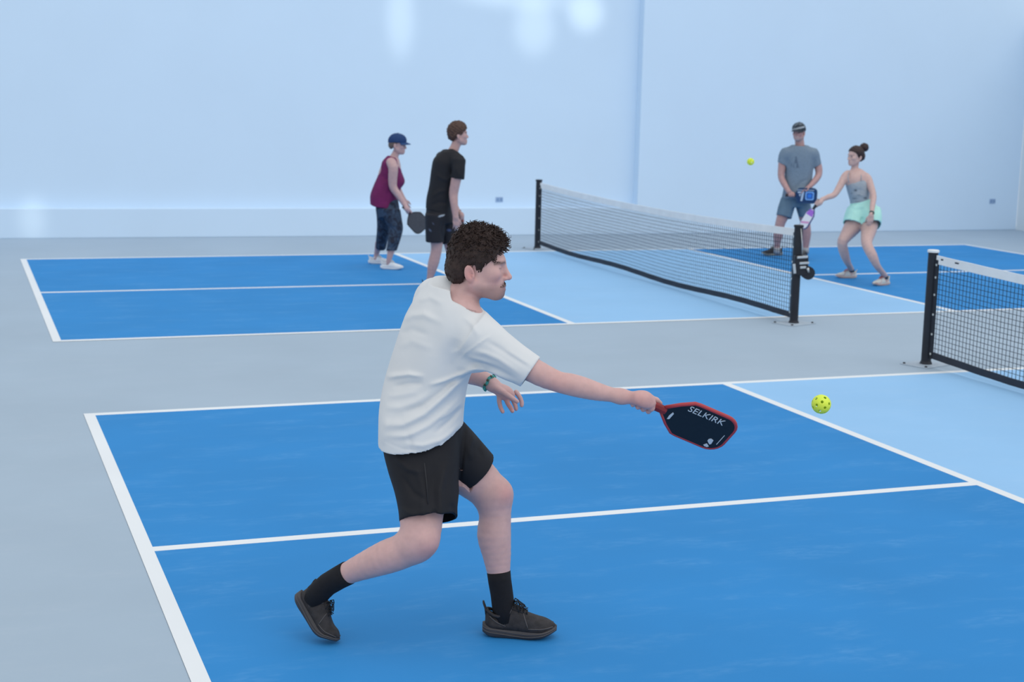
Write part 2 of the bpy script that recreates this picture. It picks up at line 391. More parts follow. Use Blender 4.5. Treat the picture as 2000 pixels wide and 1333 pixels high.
# ------------------------------------------------------------------ nets
m_blk = mat('black_powder_coat', (.012, .014, .022), .42, .15, 12); m_steel = mat('galvanised_steel', (.62, .64, .66), .35, metal=.9)
m_tape = mat('white_vinyl_tape', (.78, .79, .80), .6, .05, 6, .15, 60); m_btape = mat('black_vinyl_tape', (.018, .022, .036), .6, .15, 8)
m_cord = mat('black_net_cord', (.015, .02, .035), .8); m_plate = mat('grey_base_plate', (.40, .47, .55), .6, .08, 10)
m_cap = mat('white_plastic_cap', (.75, .77, .79), .5); m_eye = mat('brass_eyelet', (.70, .70, .66), .4, metal=.6)
def net(x, ya, yb, label, hp, lean, white_cap, crank):
    e = empty('pickleball_net', (x, (ya+yb)/2, 0), label, 'net')
    ym, hl = (ya+yb)/2, (yb-ya)/2-.05
    top = lambda y: .895-.055*(1-((y-ym)/hl)**2)
    bot = lambda y: .055-.02*(1-((y-ym)/hl)**2)+.012*math.sin(y*2.1)
    for y, sg in ((ya, 1), (yb, -1)):
        if y < -.6+ya*0 and y < 0 and x > 6.6 and ya < 0 and y == ya and False: continue
        P = MB().lathe([(.040, .0), (.040, hp-.02)], (x, y, 0), (0, 0, 1), 24)
        po = P.obj('post', m_blk, e, True, auto=40)
        MB().lathe([(.036, hp-.02), (.047, hp-.02), (.047, hp-.004), (.040, hp), (.005, hp+.001)], (x, y, 0), (0, 0, 1), 24).obj('post_cap', m_cap if white_cap else m_blk, po, True, auto=40)
        MB().lathe([(.050, .0), (.050, .012), (.042, .03), (.040, .03)], (x, y, 0), (0, 0, 1), 20).obj('collar', m_blk, po, True, auto=40)
        c45 = [nrm((1, .35, 0)), nrm((-.35, 1, 0)), ZZ]
        MB().box((x, y, .004), (.34, .26, .008), c45).obj('base_plate', m_plate, po, bevel=.003)
        for k in ((-1, -1), (1, -1), (1, 1), (-1, 1)):
            q = np.array((x, y, 0))+c45[0]*k[0]*.145+c45[1]*k[1]*.105
            MB().lathe([(.011, .008), (.011, .016), (.006, .019)], q, (0, 0, 1), 8).obj('anchor_bolt', m_blk, po)
        # lacing bar with eyelets
        yl = y+sg*.055
        MB().box((x, yl, .46), (.018, .05, .80)).obj('lacing_bar', m_blk, e, bevel=.004)
        for z in (.10, .26, .42, .58, .72, .82):
            MB().lathe([(.004, -.012), (.0095, -.012), (.0095, .012), (.004, .012)], (x, y+sg*.066, z), (1, 0, 0), 10).obj('eyelet', m_eye, e)
    ys = np.linspace(ya+.05, yb-.05, 61)
    def band(z0f, z1f, th):
        mb = MB(); rings = []
        for i, y in enumerate(ys):
            z0, z1 = z0f(y), z1f(y); w_ = .003*math.sin(i*1.7)
            rings.append([(x-th/2+w_, y, z0), (x+th/2+w_, y, z0), (x+th/2+w_, y, z1), (x-th/2+w_, y, z1)])
        return mb.rings(rings)
    band(lambda y: top(y)-.068, top, .012).obj('top_tape', m_tape, e)
    band(lambda y: bot(y), lambda y: bot(y)+.055, .010).obj('bottom_tape', m_btape, e)
    if white_cap:
        for yy, ll in ((yb-.13, .03), (yb-.30, .09)): MB().box((x-.0068, yy, top(yy)-.024), (.002, ll, .012)).obj('tape_print', m_btape, e)
    nb = MB(); sp_ = .0435
    n = int((yb-ya-.13)/sp_)
    for i in range(n+1):
        y = ya+.065+i*(yb-ya-.13)/n
        nb.box((x, y, (top(y)-.06+bot(y)+.05)/2), (.0032, .0032, top(y)-.06-bot(y)-.05))
    for r in range(1, 18):
        f = r/18
        P = [(x, y, (bot(y)+.05)*(1-f)+(top(y)-.066)*f) for y in np.linspace(ya+.06, yb-.06, 25)]
        nb.tube(P, .0021, 4)
    tag(nb.obj('netting', m_cord, e), kind='stuff')
    if crank:
        y = ya; c = np.array([x, y, 0])
        rt = RH; tw = -FH
        k = empty('k', (0, 0, 0), None, None); bpy.data.objects.remove(k)
        body = MB().box(c+rt*.03+tw*.03+ZZ*.56, (.13, .09, .19), [rt, tw, ZZ]).obj('ratchet_housing', m_blk, e, bevel=.012)
        MB().lathe([(.02, -.05), (.062, -.05), (.062, -.035), (.03, -.03), (.03, .03), (.062, .035), (.062, .05), (.02, .05)], c+rt*.10+tw*.02+ZZ*.49, tw, 22).obj('winding_reel', m_blk, body, True, auto=40)
        for dz, ww, dx in ((.64, .10, .035), (.585, .09, .055), (.545, .055, .045)):
            MB().box(c+rt*dx+tw*.079+ZZ*dz, (ww, .012, .022), [nrm(rt+.08*ZZ), tw, ZZ]).obj('steel_bracket', m_steel, body, bevel=.003)
        MB().box(c-rt*.035+tw*.08+ZZ*.53, (.025, .012, .09), [nrm(rt+.15*ZZ), tw, nrm(ZZ-.15*rt)]).obj('steel_bracket', m_steel, body, bevel=.003)
        MB().tube([c+rt*.10+tw*.08+ZZ*.50, c+rt*.085+tw*.10+ZZ*.54], .012, 8).obj('crank_pin', m_steel, body, True)
        MB().tube([c+rt*.012+tw*.042+ZZ*(hp-.03), c+rt*.03+tw*.05+ZZ*.76, c+rt*.035+tw*.06+ZZ*.65], .007, 8, flat=.5).obj('net_strap', m_steel, e, True)
    return e
net(ND-.02, CY-.305-.06, CY+COURT_W+.305, 'black net with white top tape across the far court, winch on its near post', .935, 0, False, True)
net(6.615, -.305, COURT_W+.305, 'nearer black net with white top tape cut off by the right picture edge, white-capped post', .935, 0, True, False)

# ------------------------------------------------------------------ balls
m_ball = mat('neon_yellow_plastic', (.72, .86, .06), .45, .03, 10, spec=.5)
def ball(u, v, h, label):
    p = pt(u, v, h); R = .0372; F = Field()
    def f(P, o):
        q = P-p.astype(np.float32); r = np.sqrt((q**2).sum(1)); d = np.abs(r-(R-.0014))-.0014
        n = 26; hole = np.full(len(P), 9.)
        for i in range(n):
            z = 1-2*(i+.5)/n; a = i*2.39996; s_ = math.sqrt(1-z*z); ax = np.array([s_*math.cos(a), s_*math.sin(a), z], np.float32)
            t = q@ax; dd = np.sqrt(np.maximum((q**2).sum(1)-t*t, 0)); hole = np.minimum(hole, np.where(t > 0, dd-.0052, 9.))
        return np.maximum(d, -hole)
    F.add('u', f, p-R, p+R, 0)
    V, Q = F.mesh(.0014, 1)
    e = empty('pickleball', p, label, 'ball', None)
    link('shell', npmesh(V, Q), m_ball, e)
ball(1604, 790, 5.72, 'neon yellow ball in the air beyond the tip of the nearest player’s paddle')
ball(1466, 316, 15.6, 'small neon yellow ball high in the air left of the man in grey')

# ------------------------------------------------------------------ paddles
def paddle(neck, A, Wd, lab, Lf, Wf, Lh, col, edge, grip, corner=.28, throat=.35, mname='carbon', decals=None, rhandle=.0165):
    "neck: point where face meets handle; A axis to the tip, Wd across; all world space"
    A = nrm(A); Wd = nrm(np.asarray(Wd)-A*(np.asarray(Wd)@A)); N = np.cross(A, Wd); neck = np.asarray(neck, float)
    e = empty('paddle', neck, lab, 'paddle')
    w_ = Wf/2; out = [(0, .016), (Lf*throat*.5, w_*.62), (Lf*throat, w_*.97)]
    out += [(Lf*throat+.02, w_)]
    rc = w_*corner*2
    for i in range(7):
        a = i/6*math.pi/2; out.append((Lf-rc+rc*math.sin(a), w_-rc+rc*math.cos(a)))
    full = out+[(x, -y) for x, y in out[::-1]]
    MB().prism(full, neck, A, Wd, N, .0125).obj('face', col, e, bevel=.002)
    P = [neck+A*x+Wd*y for x, y in full]
    MB().tube(P, .0078, 8).obj('edge_guard', edge, e, True)
    g = MB()
    g.rings([[neck-A*t+Wd*(r*1.15*math.cos(q))+N*(r*.92*math.sin(q)) for q in [math.pi/4*j+math.pi/8 for j in range(8)]]
             for t, r in ((-.01, rhandle*.95), (.01, rhandle), (Lh-.012, rhandle), (Lh-.008, rhandle*1.25), (Lh, rhandle*1.2))])
    g.obj('handle', grip, e, bevel=.003)
    if decals: decals(e, neck, A, Wd, N)
    return e
def text_mesh(body, size, o, X, Y, N, ext=.0006, align='LEFT', shear=0):
    cu = bpy.data.curves.new('t', 'FONT'); cu.body = body; cu.size = size; cu.extrude = ext; cu.align_x = align; cu.shear = shear; cu.resolution_u = 3
    to = bpy.data.objects.new('t', cu); C.objects.link(to); bpy.context.view_layer.update()
    me = bpy.data.meshes.new_from_object(to.evaluated_get(bpy.context.evaluated_depsgraph_get())); bpy.data.objects.remove(to); bpy.data.curves.remove(cu)
    Mx = Matrix.Identity(4)
    for r in range(3): Mx[r][0] = X[r]; Mx[r][1] = Y[r]; Mx[r][2] = N[r]; Mx[r][3] = o[r]
    me.transform(Mx); me.materials.clear(); return me

# ------------------------------------------------------------------ people: heads, hands, shoes
class Frame:
    def __init__(s, o, fwd, pitch=0, roll=0, k=1.0):
        "o: midpoint between the ears; fwd level direction of the face"
        X = nrm([fwd[0], fwd[1], 0]); Y = np.cross(ZZ, X)
        Xp = X*math.cos(pitch)+ZZ*math.sin(pitch); Zp = np.cross(Xp, Y)
        Yr = Y*math.cos(roll)+Zp*math.sin(roll); Zr = np.cross(Xp, Yr)
        s.o = np.asarray(o, float); s.X, s.Y, s.Z, s.k = Xp, Yr, Zr, k
    def __call__(s, x, y, z): return s.o+s.k*(x*s.X+y*s.Y+z*s.Z)
    def ax(s, tilt=0):
        c, q = math.cos(tilt), math.sin(tilt)
        return np.array([c*s.X+q*s.Z, s.Y, -q*s.X+c*s.Z])
def add_head(F, fr, fem=False, lids=False):
    k = fr.k; A = fr.ax()
    E = lambda c, r, kk=.015, op='u', tilt=0: F.ell(fr(*c), np.array(r)*k, fr.ax(tilt), kk*k, op)
    K = lambda a, b, ra, rb, kk, op='u': F.cap(fr(*a), fr(*b), ra*k, rb*k, kk*k, op)
    E((-.004, 0, .058), (.097, .076, .082), .01)
    E((.038, 0, -.006), (.058, .060, .074), .03)
    for s_ in (-1, 1):
        K((-.002, s_*.054, -.032), (.070, s_*.014, -.071), .018 if fem else .021, .016, .03)
        E((.064, s_*.043, .003), (.022, .017, .017), .025)
    E((.085, 0, -.073), (.016, .020, .013), .02)
    K((.087, -.028, .045), (.087, .028, .045), .010, .010, .022)
    for s_ in (-1, 1):
        E((.102, s_*.031, .022), (.015, .016, .010), .014, 's')
        E((.0785, s_*.031, .021), (.0128, .0135, .0125), .004)
        if not lids: E((.0935, s_*.031, .0195), (.008, .0105, .0032), .003, 's')
    E((.083, 0, -.045), (.021, .030, .026), .022)
    K((.093, 0, .034), (.116, 0, -.007), .0075, .0095, .014)
    E((.1150, 0, -.010), (.0105, .0095, .0085), .008)
    for s_ in (-1, 1): E((.103, s_*.0105, -.0140), (.010, .0070, .0070), .006)
    E((.1015, 0, -.040), (.007, .021, .0055), .006); E((.0995, 0, -.052), (.0075, .019, .0062), .006)
    K((.1085, -.018, -.0462), (.1085, .018, -.0462), .0026, .0026, .004, 's')
    for s_ in (-1, 1):
        E((-.014, s_*.077, .002), (.018, .0075, .031), .006, 'u', .25)
        E((-.009, s_*.0865, .005), (.0105, .0075, .020), .003, 's', .25)
        E((-.004, s_*.080, -.004), (.006, .006, .009), .003, 's', .25); E((-.001, s_*.079, -.006), (.005, .0045, .008), .003, 'u', .2)
def head_tint(V, cols, fr, lips=(.50, .22, .22), brow=None, stubble=0, scol=(.16, .11, .10), flush=.0):
    q = (V-fr.o)/fr.k; x, y, z = q@fr.X, q@fr.Y, q@fr.Z
    near = np.exp(-((q**2).sum(1)/.2**2)**4)
    def mixin(wgt, c):
        nonlocal cols
        wgt = (np.clip(wgt, 0, 1)*near)[:, None]; cols = cols*(1-wgt)+np.array(c)*wgt
    mixin(flush*np.exp(-(((x-.11)/.014)**2+(y/.016)**2+((z+.012)/.014)**2)), (.62, .24, .22))
    mixin(flush*np.exp(-(((np.abs(y)-.045)/.018)**2+((x-.07)/.03)**2+((z+.012)/.022)**2)), (.60, .27, .25))
    mixin(flush*1.1*(np.abs(y) > .068)*np.exp(-((x+.014)/.022)**2-(z/.035)**2), (.64, .24, .22))
    mixin(.85*np.exp(-(((z+.046)/.0085)**2+(y/.021)**4+((x-.106)/.014)**4)), lips)
    if stubble:
        jaw = np.clip((-.030-z)/.02, 0, 1)*np.clip((x-.0)/.03, 0, 1)*np.clip((z+.115)/.02, 0, 1)
        mixin(stubble*jaw*.6, scol)
        mixin(min(1, stubble*1.35)*np.exp(-(((z+.031+np.abs(y)*.25)/.0080)**4+(y/.028)**6))*(x > .075), scol)
        mixin(stubble*.8*np.exp(-(((z+.075)/.018)**2+(y/.026)**4))*(x > .07), scol)
    mixin(.75*np.exp(-((z-.0235)/.0022)**2)*(np.abs(y) > .019)*(np.abs(y) < .045)*(x > .078), (.10, .06, .05))
    if brow is not None:
        mixin(.8*np.exp(-(((z-.040-.004*np.sin(np.abs(y)*60))/.0055)**2))*(np.abs(y) > .010)*(np.abs(y) < .056)*(x > .05), brow)
    return cols
m_eye_w = mat('eye', (.8, .8, .8), .2, attr=True, spec=.5)
def add_eyes(fr, root, look=0):
    for s_ in (-1, 1):
        c = fr(.0785, s_*.031, .0205); r = .0119*fr.k; V = []; n, mth = 16, 10
        mb = MB()
        ring = []
        for i in range(1, mth):
            a = math.pi*i/mth; ring.append([c+r*(math.cos(a)*fr.X+math.sin(a)*(math.cos(b)*fr.Y+math.sin(b)*fr.Z)) for b in np.linspace(0, 2*math.pi, n, endpoint=False)])
        mb.rings(ring); me = mb.mesh(); co = np.array([v.co for v in me.vertices]); d = (co-c)@fr.X/r
        paint(me, np.where(d[:, None] > .93, (.01, .01, .01), np.where(d[:, None] > .80, (.06, .05, .04), (.55, .52, .50))))
        link('eye', me, m_eye_w, root)
def grip(F, wrist, hand, axis, palm, hr, side=1, fr=.0095, k=.006, sc=1.0, thumb=True):
    "fist closed on a handle: hand = point on the handle axis, palm = direction from the handle to the palm"
    axis = nrm(axis); palm = nrm(np.asarray(palm)-axis*(np.asarray(palm)@axis)); tw = np.cross(axis, palm)*side
    hand = np.asarray(hand, float); R = hr+fr*.85
    pc = hand+palm*(R+.010*sc)
    F.ell(pc-axis*.006*sc, (.044*sc, .0150*sc, .029*sc), [axis, palm, tw], .012)
    F.cap(wrist, pc-axis*.01*sc, .024*sc, .024*sc, .025)
    for i in range(4):
        t = (.033-.022*i)*sc; c = hand+axis*t; rr = fr*(1, 1.05, 1, .86)[i]*sc; L = (1, 1.08, 1, .85)[i]
        P = []
        for a in (-.15, .75, 1.75, 2.75, 3.7*L):
            ang = a; P.append(c+R*(math.cos(ang)*palm+math.sin(ang)*tw))
        for a_, b_, q in zip(P[:-1], P[1:], (1.05, 1, .95, .9)): F.cap(a_, b_, rr*q, rr*q*.97, .003)
    for i in range(4):
        F.ell(hand+axis*(.033-.022*i)*sc+R*1.12*(math.cos(.62)*palm+math.sin(.62)*tw), np.array((.0105, .0105, .0105))*sc, None, .008)
    if thumb:
        q = lambda a, t, m=1.0: hand+axis*t*sc+R*m*(math.cos(a)*palm+math.sin(a)*tw)
        Q = [q(-.55, -.022, 1.15), q(-.85, .014, 1.15), q(-1.30, .046, 1.08), q(-1.75, .068, 1.0)]
        for a_, b_, w_ in zip(Q[:-1], Q[1:], (1.5, 1.2, 1.05)): F.cap(a_, b_, fr*w_*sc, fr*w_*.88*sc, .006)
def open_hand(F, wrist, d, palmn, thumb_side, sc=1.0, curl=.35, spread=.08):
    "relaxed hand: d wrist->fingers, palmn palm normal, thumb_side = direction of the thumb"
    d = nrm(d); n = nrm(np.asarray(palmn)-d*(np.asarray(palmn)@d)); t = nrm(np.asarray(thumb_side)-d*(np.asarray(thumb_side)@d)-n*(np.asarray(thumb_side)@n))
    wrist = np.asarray(wrist, float)
    F.cap(wrist, wrist+d*.02*sc, .023*sc, .024*sc, .02)
    F.ell(wrist+d*.052*sc, (.048*sc, .015*sc, .038*sc), [d, n, t], .02)
    for i in range(4):
        b = wrist+d*(.088, .092, .089, .080)[i]*sc+t*(.028-.019*i)*sc
        L = (.070, .078, .073, .056)[i]*sc; r = (.0088, .009, .0086, .0076)[i]*sc; dd = nrm(d+t*(.1-.07*i)*spread/.08); p = b; ang = curl*.5+.05*i
        F.cap(b-d*.03*sc, b, r*1.1, r*1.05, .008)
        for f, L_ in enumerate((.45, .31, .24)):
            q = p+L*L_*(math.cos(ang)*dd+math.sin(ang)*n); F.cap(p, q, r*(1, .95, .88)[f], r*(.95, .88, .78)[f], .003); p = q; ang += curl*.9
    b = wrist+d*.02*sc+t*.025*sc; p1 = b+(d*.03+t*.022+n*.01)*sc; p2 = p1+(d*.030+t*.006+n*.008)*sc; p3 = p2+(d*.022+n*.006)*sc
    F.cap(wrist+d*.015*sc, p1, .016*sc, .0115*sc, .012); F.cap(p1, p2, .0105*sc, .0098*sc, .003); F.cap(p2, p3, .0096*sc, .008*sc, .003)

def shoe(root, heel, fwd, up, L, Wd, m_up, m_sole, m_lace, m_mid=None, bend=0, tab=True, high=1.0, nl=5, accent=None, zk=1.08):
    "running shoe: heel = bottom of the heel on the ground, fwd to the toe, up"
    X = nrm(fwd); Zs = nrm(np.asarray(up)-X*(np.asarray(up)@X)); Y = np.cross(Zs, X); heel = np.asarray(heel, float)
    n = 29; T = .5-.5*np.cos(np.linspace(0, math.pi, n))
    rnd = lambda t, a, b: math.sqrt(max(.02, 1-max(0, (a-t)/a)**2))*math.sqrt(max(.02, 1-max(0, (t-b)/(1-b))**2))
    ip = lambda t, xs_, ys_: float(np.interp(t, xs_, ys_))
    def w(xs_, ys_):   # smooth interpolation
        tt = np.linspace(0, 1, 81); yy = np.interp(tt, xs_, ys_); kk = np.ones(7)/7; yy2 = np.convolve(np.pad(yy, 3, 'edge'), kk, 'valid'); return lambda t: float(np.interp(t, tt, yy2))
    hw0 = w([0, .12, .3, .5, .7, .82, .92, 1], [.036, .037, .036, .037, .045, .047, .046, .042]); hw = lambda t: hw0(t)*rnd(t, .12, .80)
    z0 = w([0, .1, .2, .65, .8, 1], [.014, .004, .0, .0, .005, .026])
    z1 = w([0, .08, .3, .55, .8, 1], [.044, .040, .034, .032, .031, .042])
    z2 = w([0, .05, .14, .22, .30, .38, .46, .6, .75, .88, .97, 1], [.082, .086, .072, .066, .078, .102, .095, .080, .067, .060, .056, .054])
    cx = w([0, .3, .6, 1], [0, .002, -.003, .004])
    ks = L/.29; wk = Wd/.1
    def B(t, y, z):
        x = t*L; z *= ks; z = z*zk; p = np.array([x, y*ks*wk+cx(t)*ks, z])
        if bend:
            xb = .66*L
            if x > xb:
                a = bend*min(1, (x-xb)/(.2*L)); dx = x-xb
                p[0] = xb+dx*math.cos(a)-0*z; p[2] = z+dx*math.sin(a)
        return heel+X*p[0]+Y*p[1]+Zs*p[2]
    e = bpy.data.objects.new('shoe', None); C.objects.link(e); e.parent = root; e.location = Vector(heel)-root.location; e.empty_display_size = .05
    NS = 16
    rings = []
    for t in T:
        a, b, h_ = z0(t), z1(t), hw(t)*1.08; r = []
        for j in range(NS):
            q = 2*math.pi*j/NS; cc, ss = math.cos(q), math.sin(q)
            yy = h_*np.sign(cc)*abs(cc)**.5*(1.0 if ss > 0 else .93); zz = (a+b)/2+(b-a)/2*np.sign(ss)*abs(ss)**.45
            r.append(B(t, yy, zz))
        rings.append(r)
    MB().rings(rings).obj('sole', m_sole, e, True)
    # midsole groove line
    for f, rr in ((.42, .0022), (.70, .0018)):
        for sd in (-1, 1):
            P = [B(t, sd*hw(t)*1.085, z0(t)+(z1(t)-z0(t))*(f+.06*math.sin(t*9))) for t in T[1:-1]]
            MB().tube(P, rr*ks, 5).obj('sole_ridge', m_mid or m_lace, e, True)
    rings = []
    for t in T:
        t = .035+.95*t; b = z1(t)-.006; c = b+(z2(t)*(high if t < .45 else 1)-b)*(1 if t < .5 else rnd(t, .01, .80)); h_ = hw0(t)*rnd((t-.035)/.95, .10, .78); r = []
        for j in range(NS+1):
            q = math.pi*j/NS; r.append(B(t, h_*np.sign(math.cos(q))*abs(math.cos(q))**(.62 if t > .5 else .75)*(1-.12*math.sin(q)), b+(c-b)*math.sin(q)**.8))
        rings.append(r)
    up_ = MB().rings(rings).obj('upper', m_up, e, True)
    # overlays
    for sd in (-1, 1):
        for (t0, f0), (t1, f1) in (((.40, .95), (.30, .25)), ((.55, .92), (.62, .2)), ((.10, .75), (.32, .15)), ((.62, .15), (.95, .35))):
            P = []
            for f in np.linspace(0, 1, 7):
                t = t0+(t1-t0)*f; g = f0+(f1-f0)*f; q = math.asin(min(1, g))
                P.append(B(t, sd*hw(t)*1.01*abs(math.cos(q))**.68*(1-.1*math.sin(q)), z1(t)-.006+(z2(t)-z1(t)+.006)*math.sin(q)**.8))
            MB().tube(P, .0022*ks, 6).obj('overlay', accent or m_up, e, True)
    P = []
    for i in range(17):                                            # collar
        q = 2*math.pi*i/16; t = .215+.165*math.cos(q); P.append(B(t, .030*math.sin(q), z2(t)*high+.001))
    MB().tube(P, .0062*ks, 8).obj('collar', m_up, e, True)
    if tab: MB().rings([[B(t, y, z) for t, y, z in ((.035+d, -.012*f, z_), (.035+d, .012*f, z_), (.055+d, .012*f, z_), (.055+d, -.012*f, z_))] for d, f, z_ in ((0, 1, .070), (-.01, 1, .088), (-.035, .85, .104), (-.04, .5, .110))]).obj('heel_tab', m_up, e, True)
    MB().rings([[B(t, y, z2(t)*1+dz) for y, dz in ((-.022, -.006), (-.012, .004), (.012, .004), (.022, -.006), (0, -.012))] for t in (.36, .40, .5, .6)]).obj('tongue', m_up, e, True)
    lc = MB()
    for i in range(nl):
        t = .42+.045*i; lc.tube([B(t+.012*math.sin(i)*0, y, z2(t)+.0065-.0025*abs(y)/.01) for y in (-.022, -.012, 0, .012, .022)], .0026*ks, 6)
        if i < nl-1: lc.tube([B(t+.045*f, -.02+.04*f, z2(t+.045*f)+.008) for f in (0, .33, .66, 1)], .0024*ks, 6)
    for sd in (-1, 1):
        lc.tube([B(.41, 0, z2(.41)+.010), B(.43, sd*.012, z2(.41)+.020), B(.47, sd*.026, z2(.47)+.016), B(.49, sd*.034, z2(.5)-.004)], .0024*ks, 6)
        lc.tube([B(.41, 0, z2(.41)+.010), B(.47, sd*.008, z2(.44)+.018), B(.56, sd*.018, z2(.55)+.012), B(.58, sd*.012, z2(.58)+.010), B(.48, sd*.002, z2(.46)+.016)], .0022*ks, 6)
    lc.obj('laces', m_lace, e, True)
    return e
def ankle(heel, fwd, L, z, f=.26): return np.asarray(heel)+nrm(fwd)*f*L+ZZ*z
def sock(root, P, R, m): MB().tube(P, R, 20).obj('sock', m, root, True)
def nrm_rows(a): return a/(np.linalg.norm(a, axis=1)[:, None]+1e-9)
def body(root, F, res, skin, fr, smooth=1, tints=(), under=(), **kw):
    V, Q = F.mesh(res, smooth)
    for g in under:                                                 # keep the skin inside the clothes
        lo = np.min([p[2] for p in g.p if p[0] == 'u'], 0); hi = np.max([p[3] for p in g.p if p[0] == 'u'], 0)
        for _ in range(2):
            ix = np.argwhere(((V > lo-.03) & (V < hi+.03)).all(1)).ravel()
            fn = np.cross(V[Q[:, 2]]-V[Q[:, 0]], V[Q[:, 3]]-V[Q[:, 1]]); vn = np.zeros_like(V)
            for j in range(4):
                for a_ in range(3): vn[:, a_] += np.bincount(Q[:, j], fn[:, a_], len(V))
            vn = nrm_rows(vn)[ix]; P = V[ix]; D = g.at(P, True); e = .002
            gr = nrm_rows(np.stack([g.at(P+e*np.eye(3)[j], True)-D for j in range(3)], 1))
            m = (D > -.011) & (D < .010) & ((gr*vn).sum(1) > .5) & (((P-fr.o)**2).sum(1) > (.15*fr.k)**2)
            V[ix[m]] -= gr[m]*(D[m]+.011)[:, None]
    cols = np.tile(np.array(skin, float), (len(V), 1))
    for c, r, col, a in tints:
        wgt = (a*np.exp(-((V-c)**2).sum(1)/r**2))[:, None]; cols = cols*(1-wgt)+np.array(col)*wgt
    cols = head_tint(V, cols, fr, **kw)
    return link('body', npmesh(V, Q, cols), mat('skin', (.6, .4, .36), .5, .06, 35, .06, 300, .35, sss=.12, attr=True), root)
def cloth(root, name, F, res, m, smooth=2, cols=None):
    V, Q = F.mesh(res, smooth)
    return link(name, npmesh(V, Q, None if cols is None else cols(V)), m, root)
def st(u, v, h, wpx): p = pt(u, v, h); return (p, wpx/2/ppm(p))
def sec(u, v, h, wx, wy, ang=0):
    "loft section at a pixel: wx = half width in pixels across the picture, wy = half depth in metres"
    p = pt(u, v, h); a = math.radians(ang); return (p, wx/ppm(p), wy, RH*math.cos(a)-FH*math.sin(a))
def strands(V0, n, fn, root, name, m): pass

m_bsock = mat('black_knit', (.006, .006, .009), .9, .2, 60, .3, 400)
m_bshoe = mat('black_mesh_shoe', (.028, .025, .027), .75, .35, 45, .35, 260); m_bsole = mat('charcoal_foam', (.050, .046, .050), .6, .2, 14)
m_bridge = mat('sole_edge_grey', (.085, .078, .080), .6); m_blace = mat('black_lace', (.008, .009, .012), .7)
m_hair = mat('dark_brown_hair', (.034, .019, .016), .6, .3, 60, .4, 220, .3)
m_hair2 = mat('mid_brown_hair', (.075, .040, .030), .6, .3, 60, .4, 200, .3)

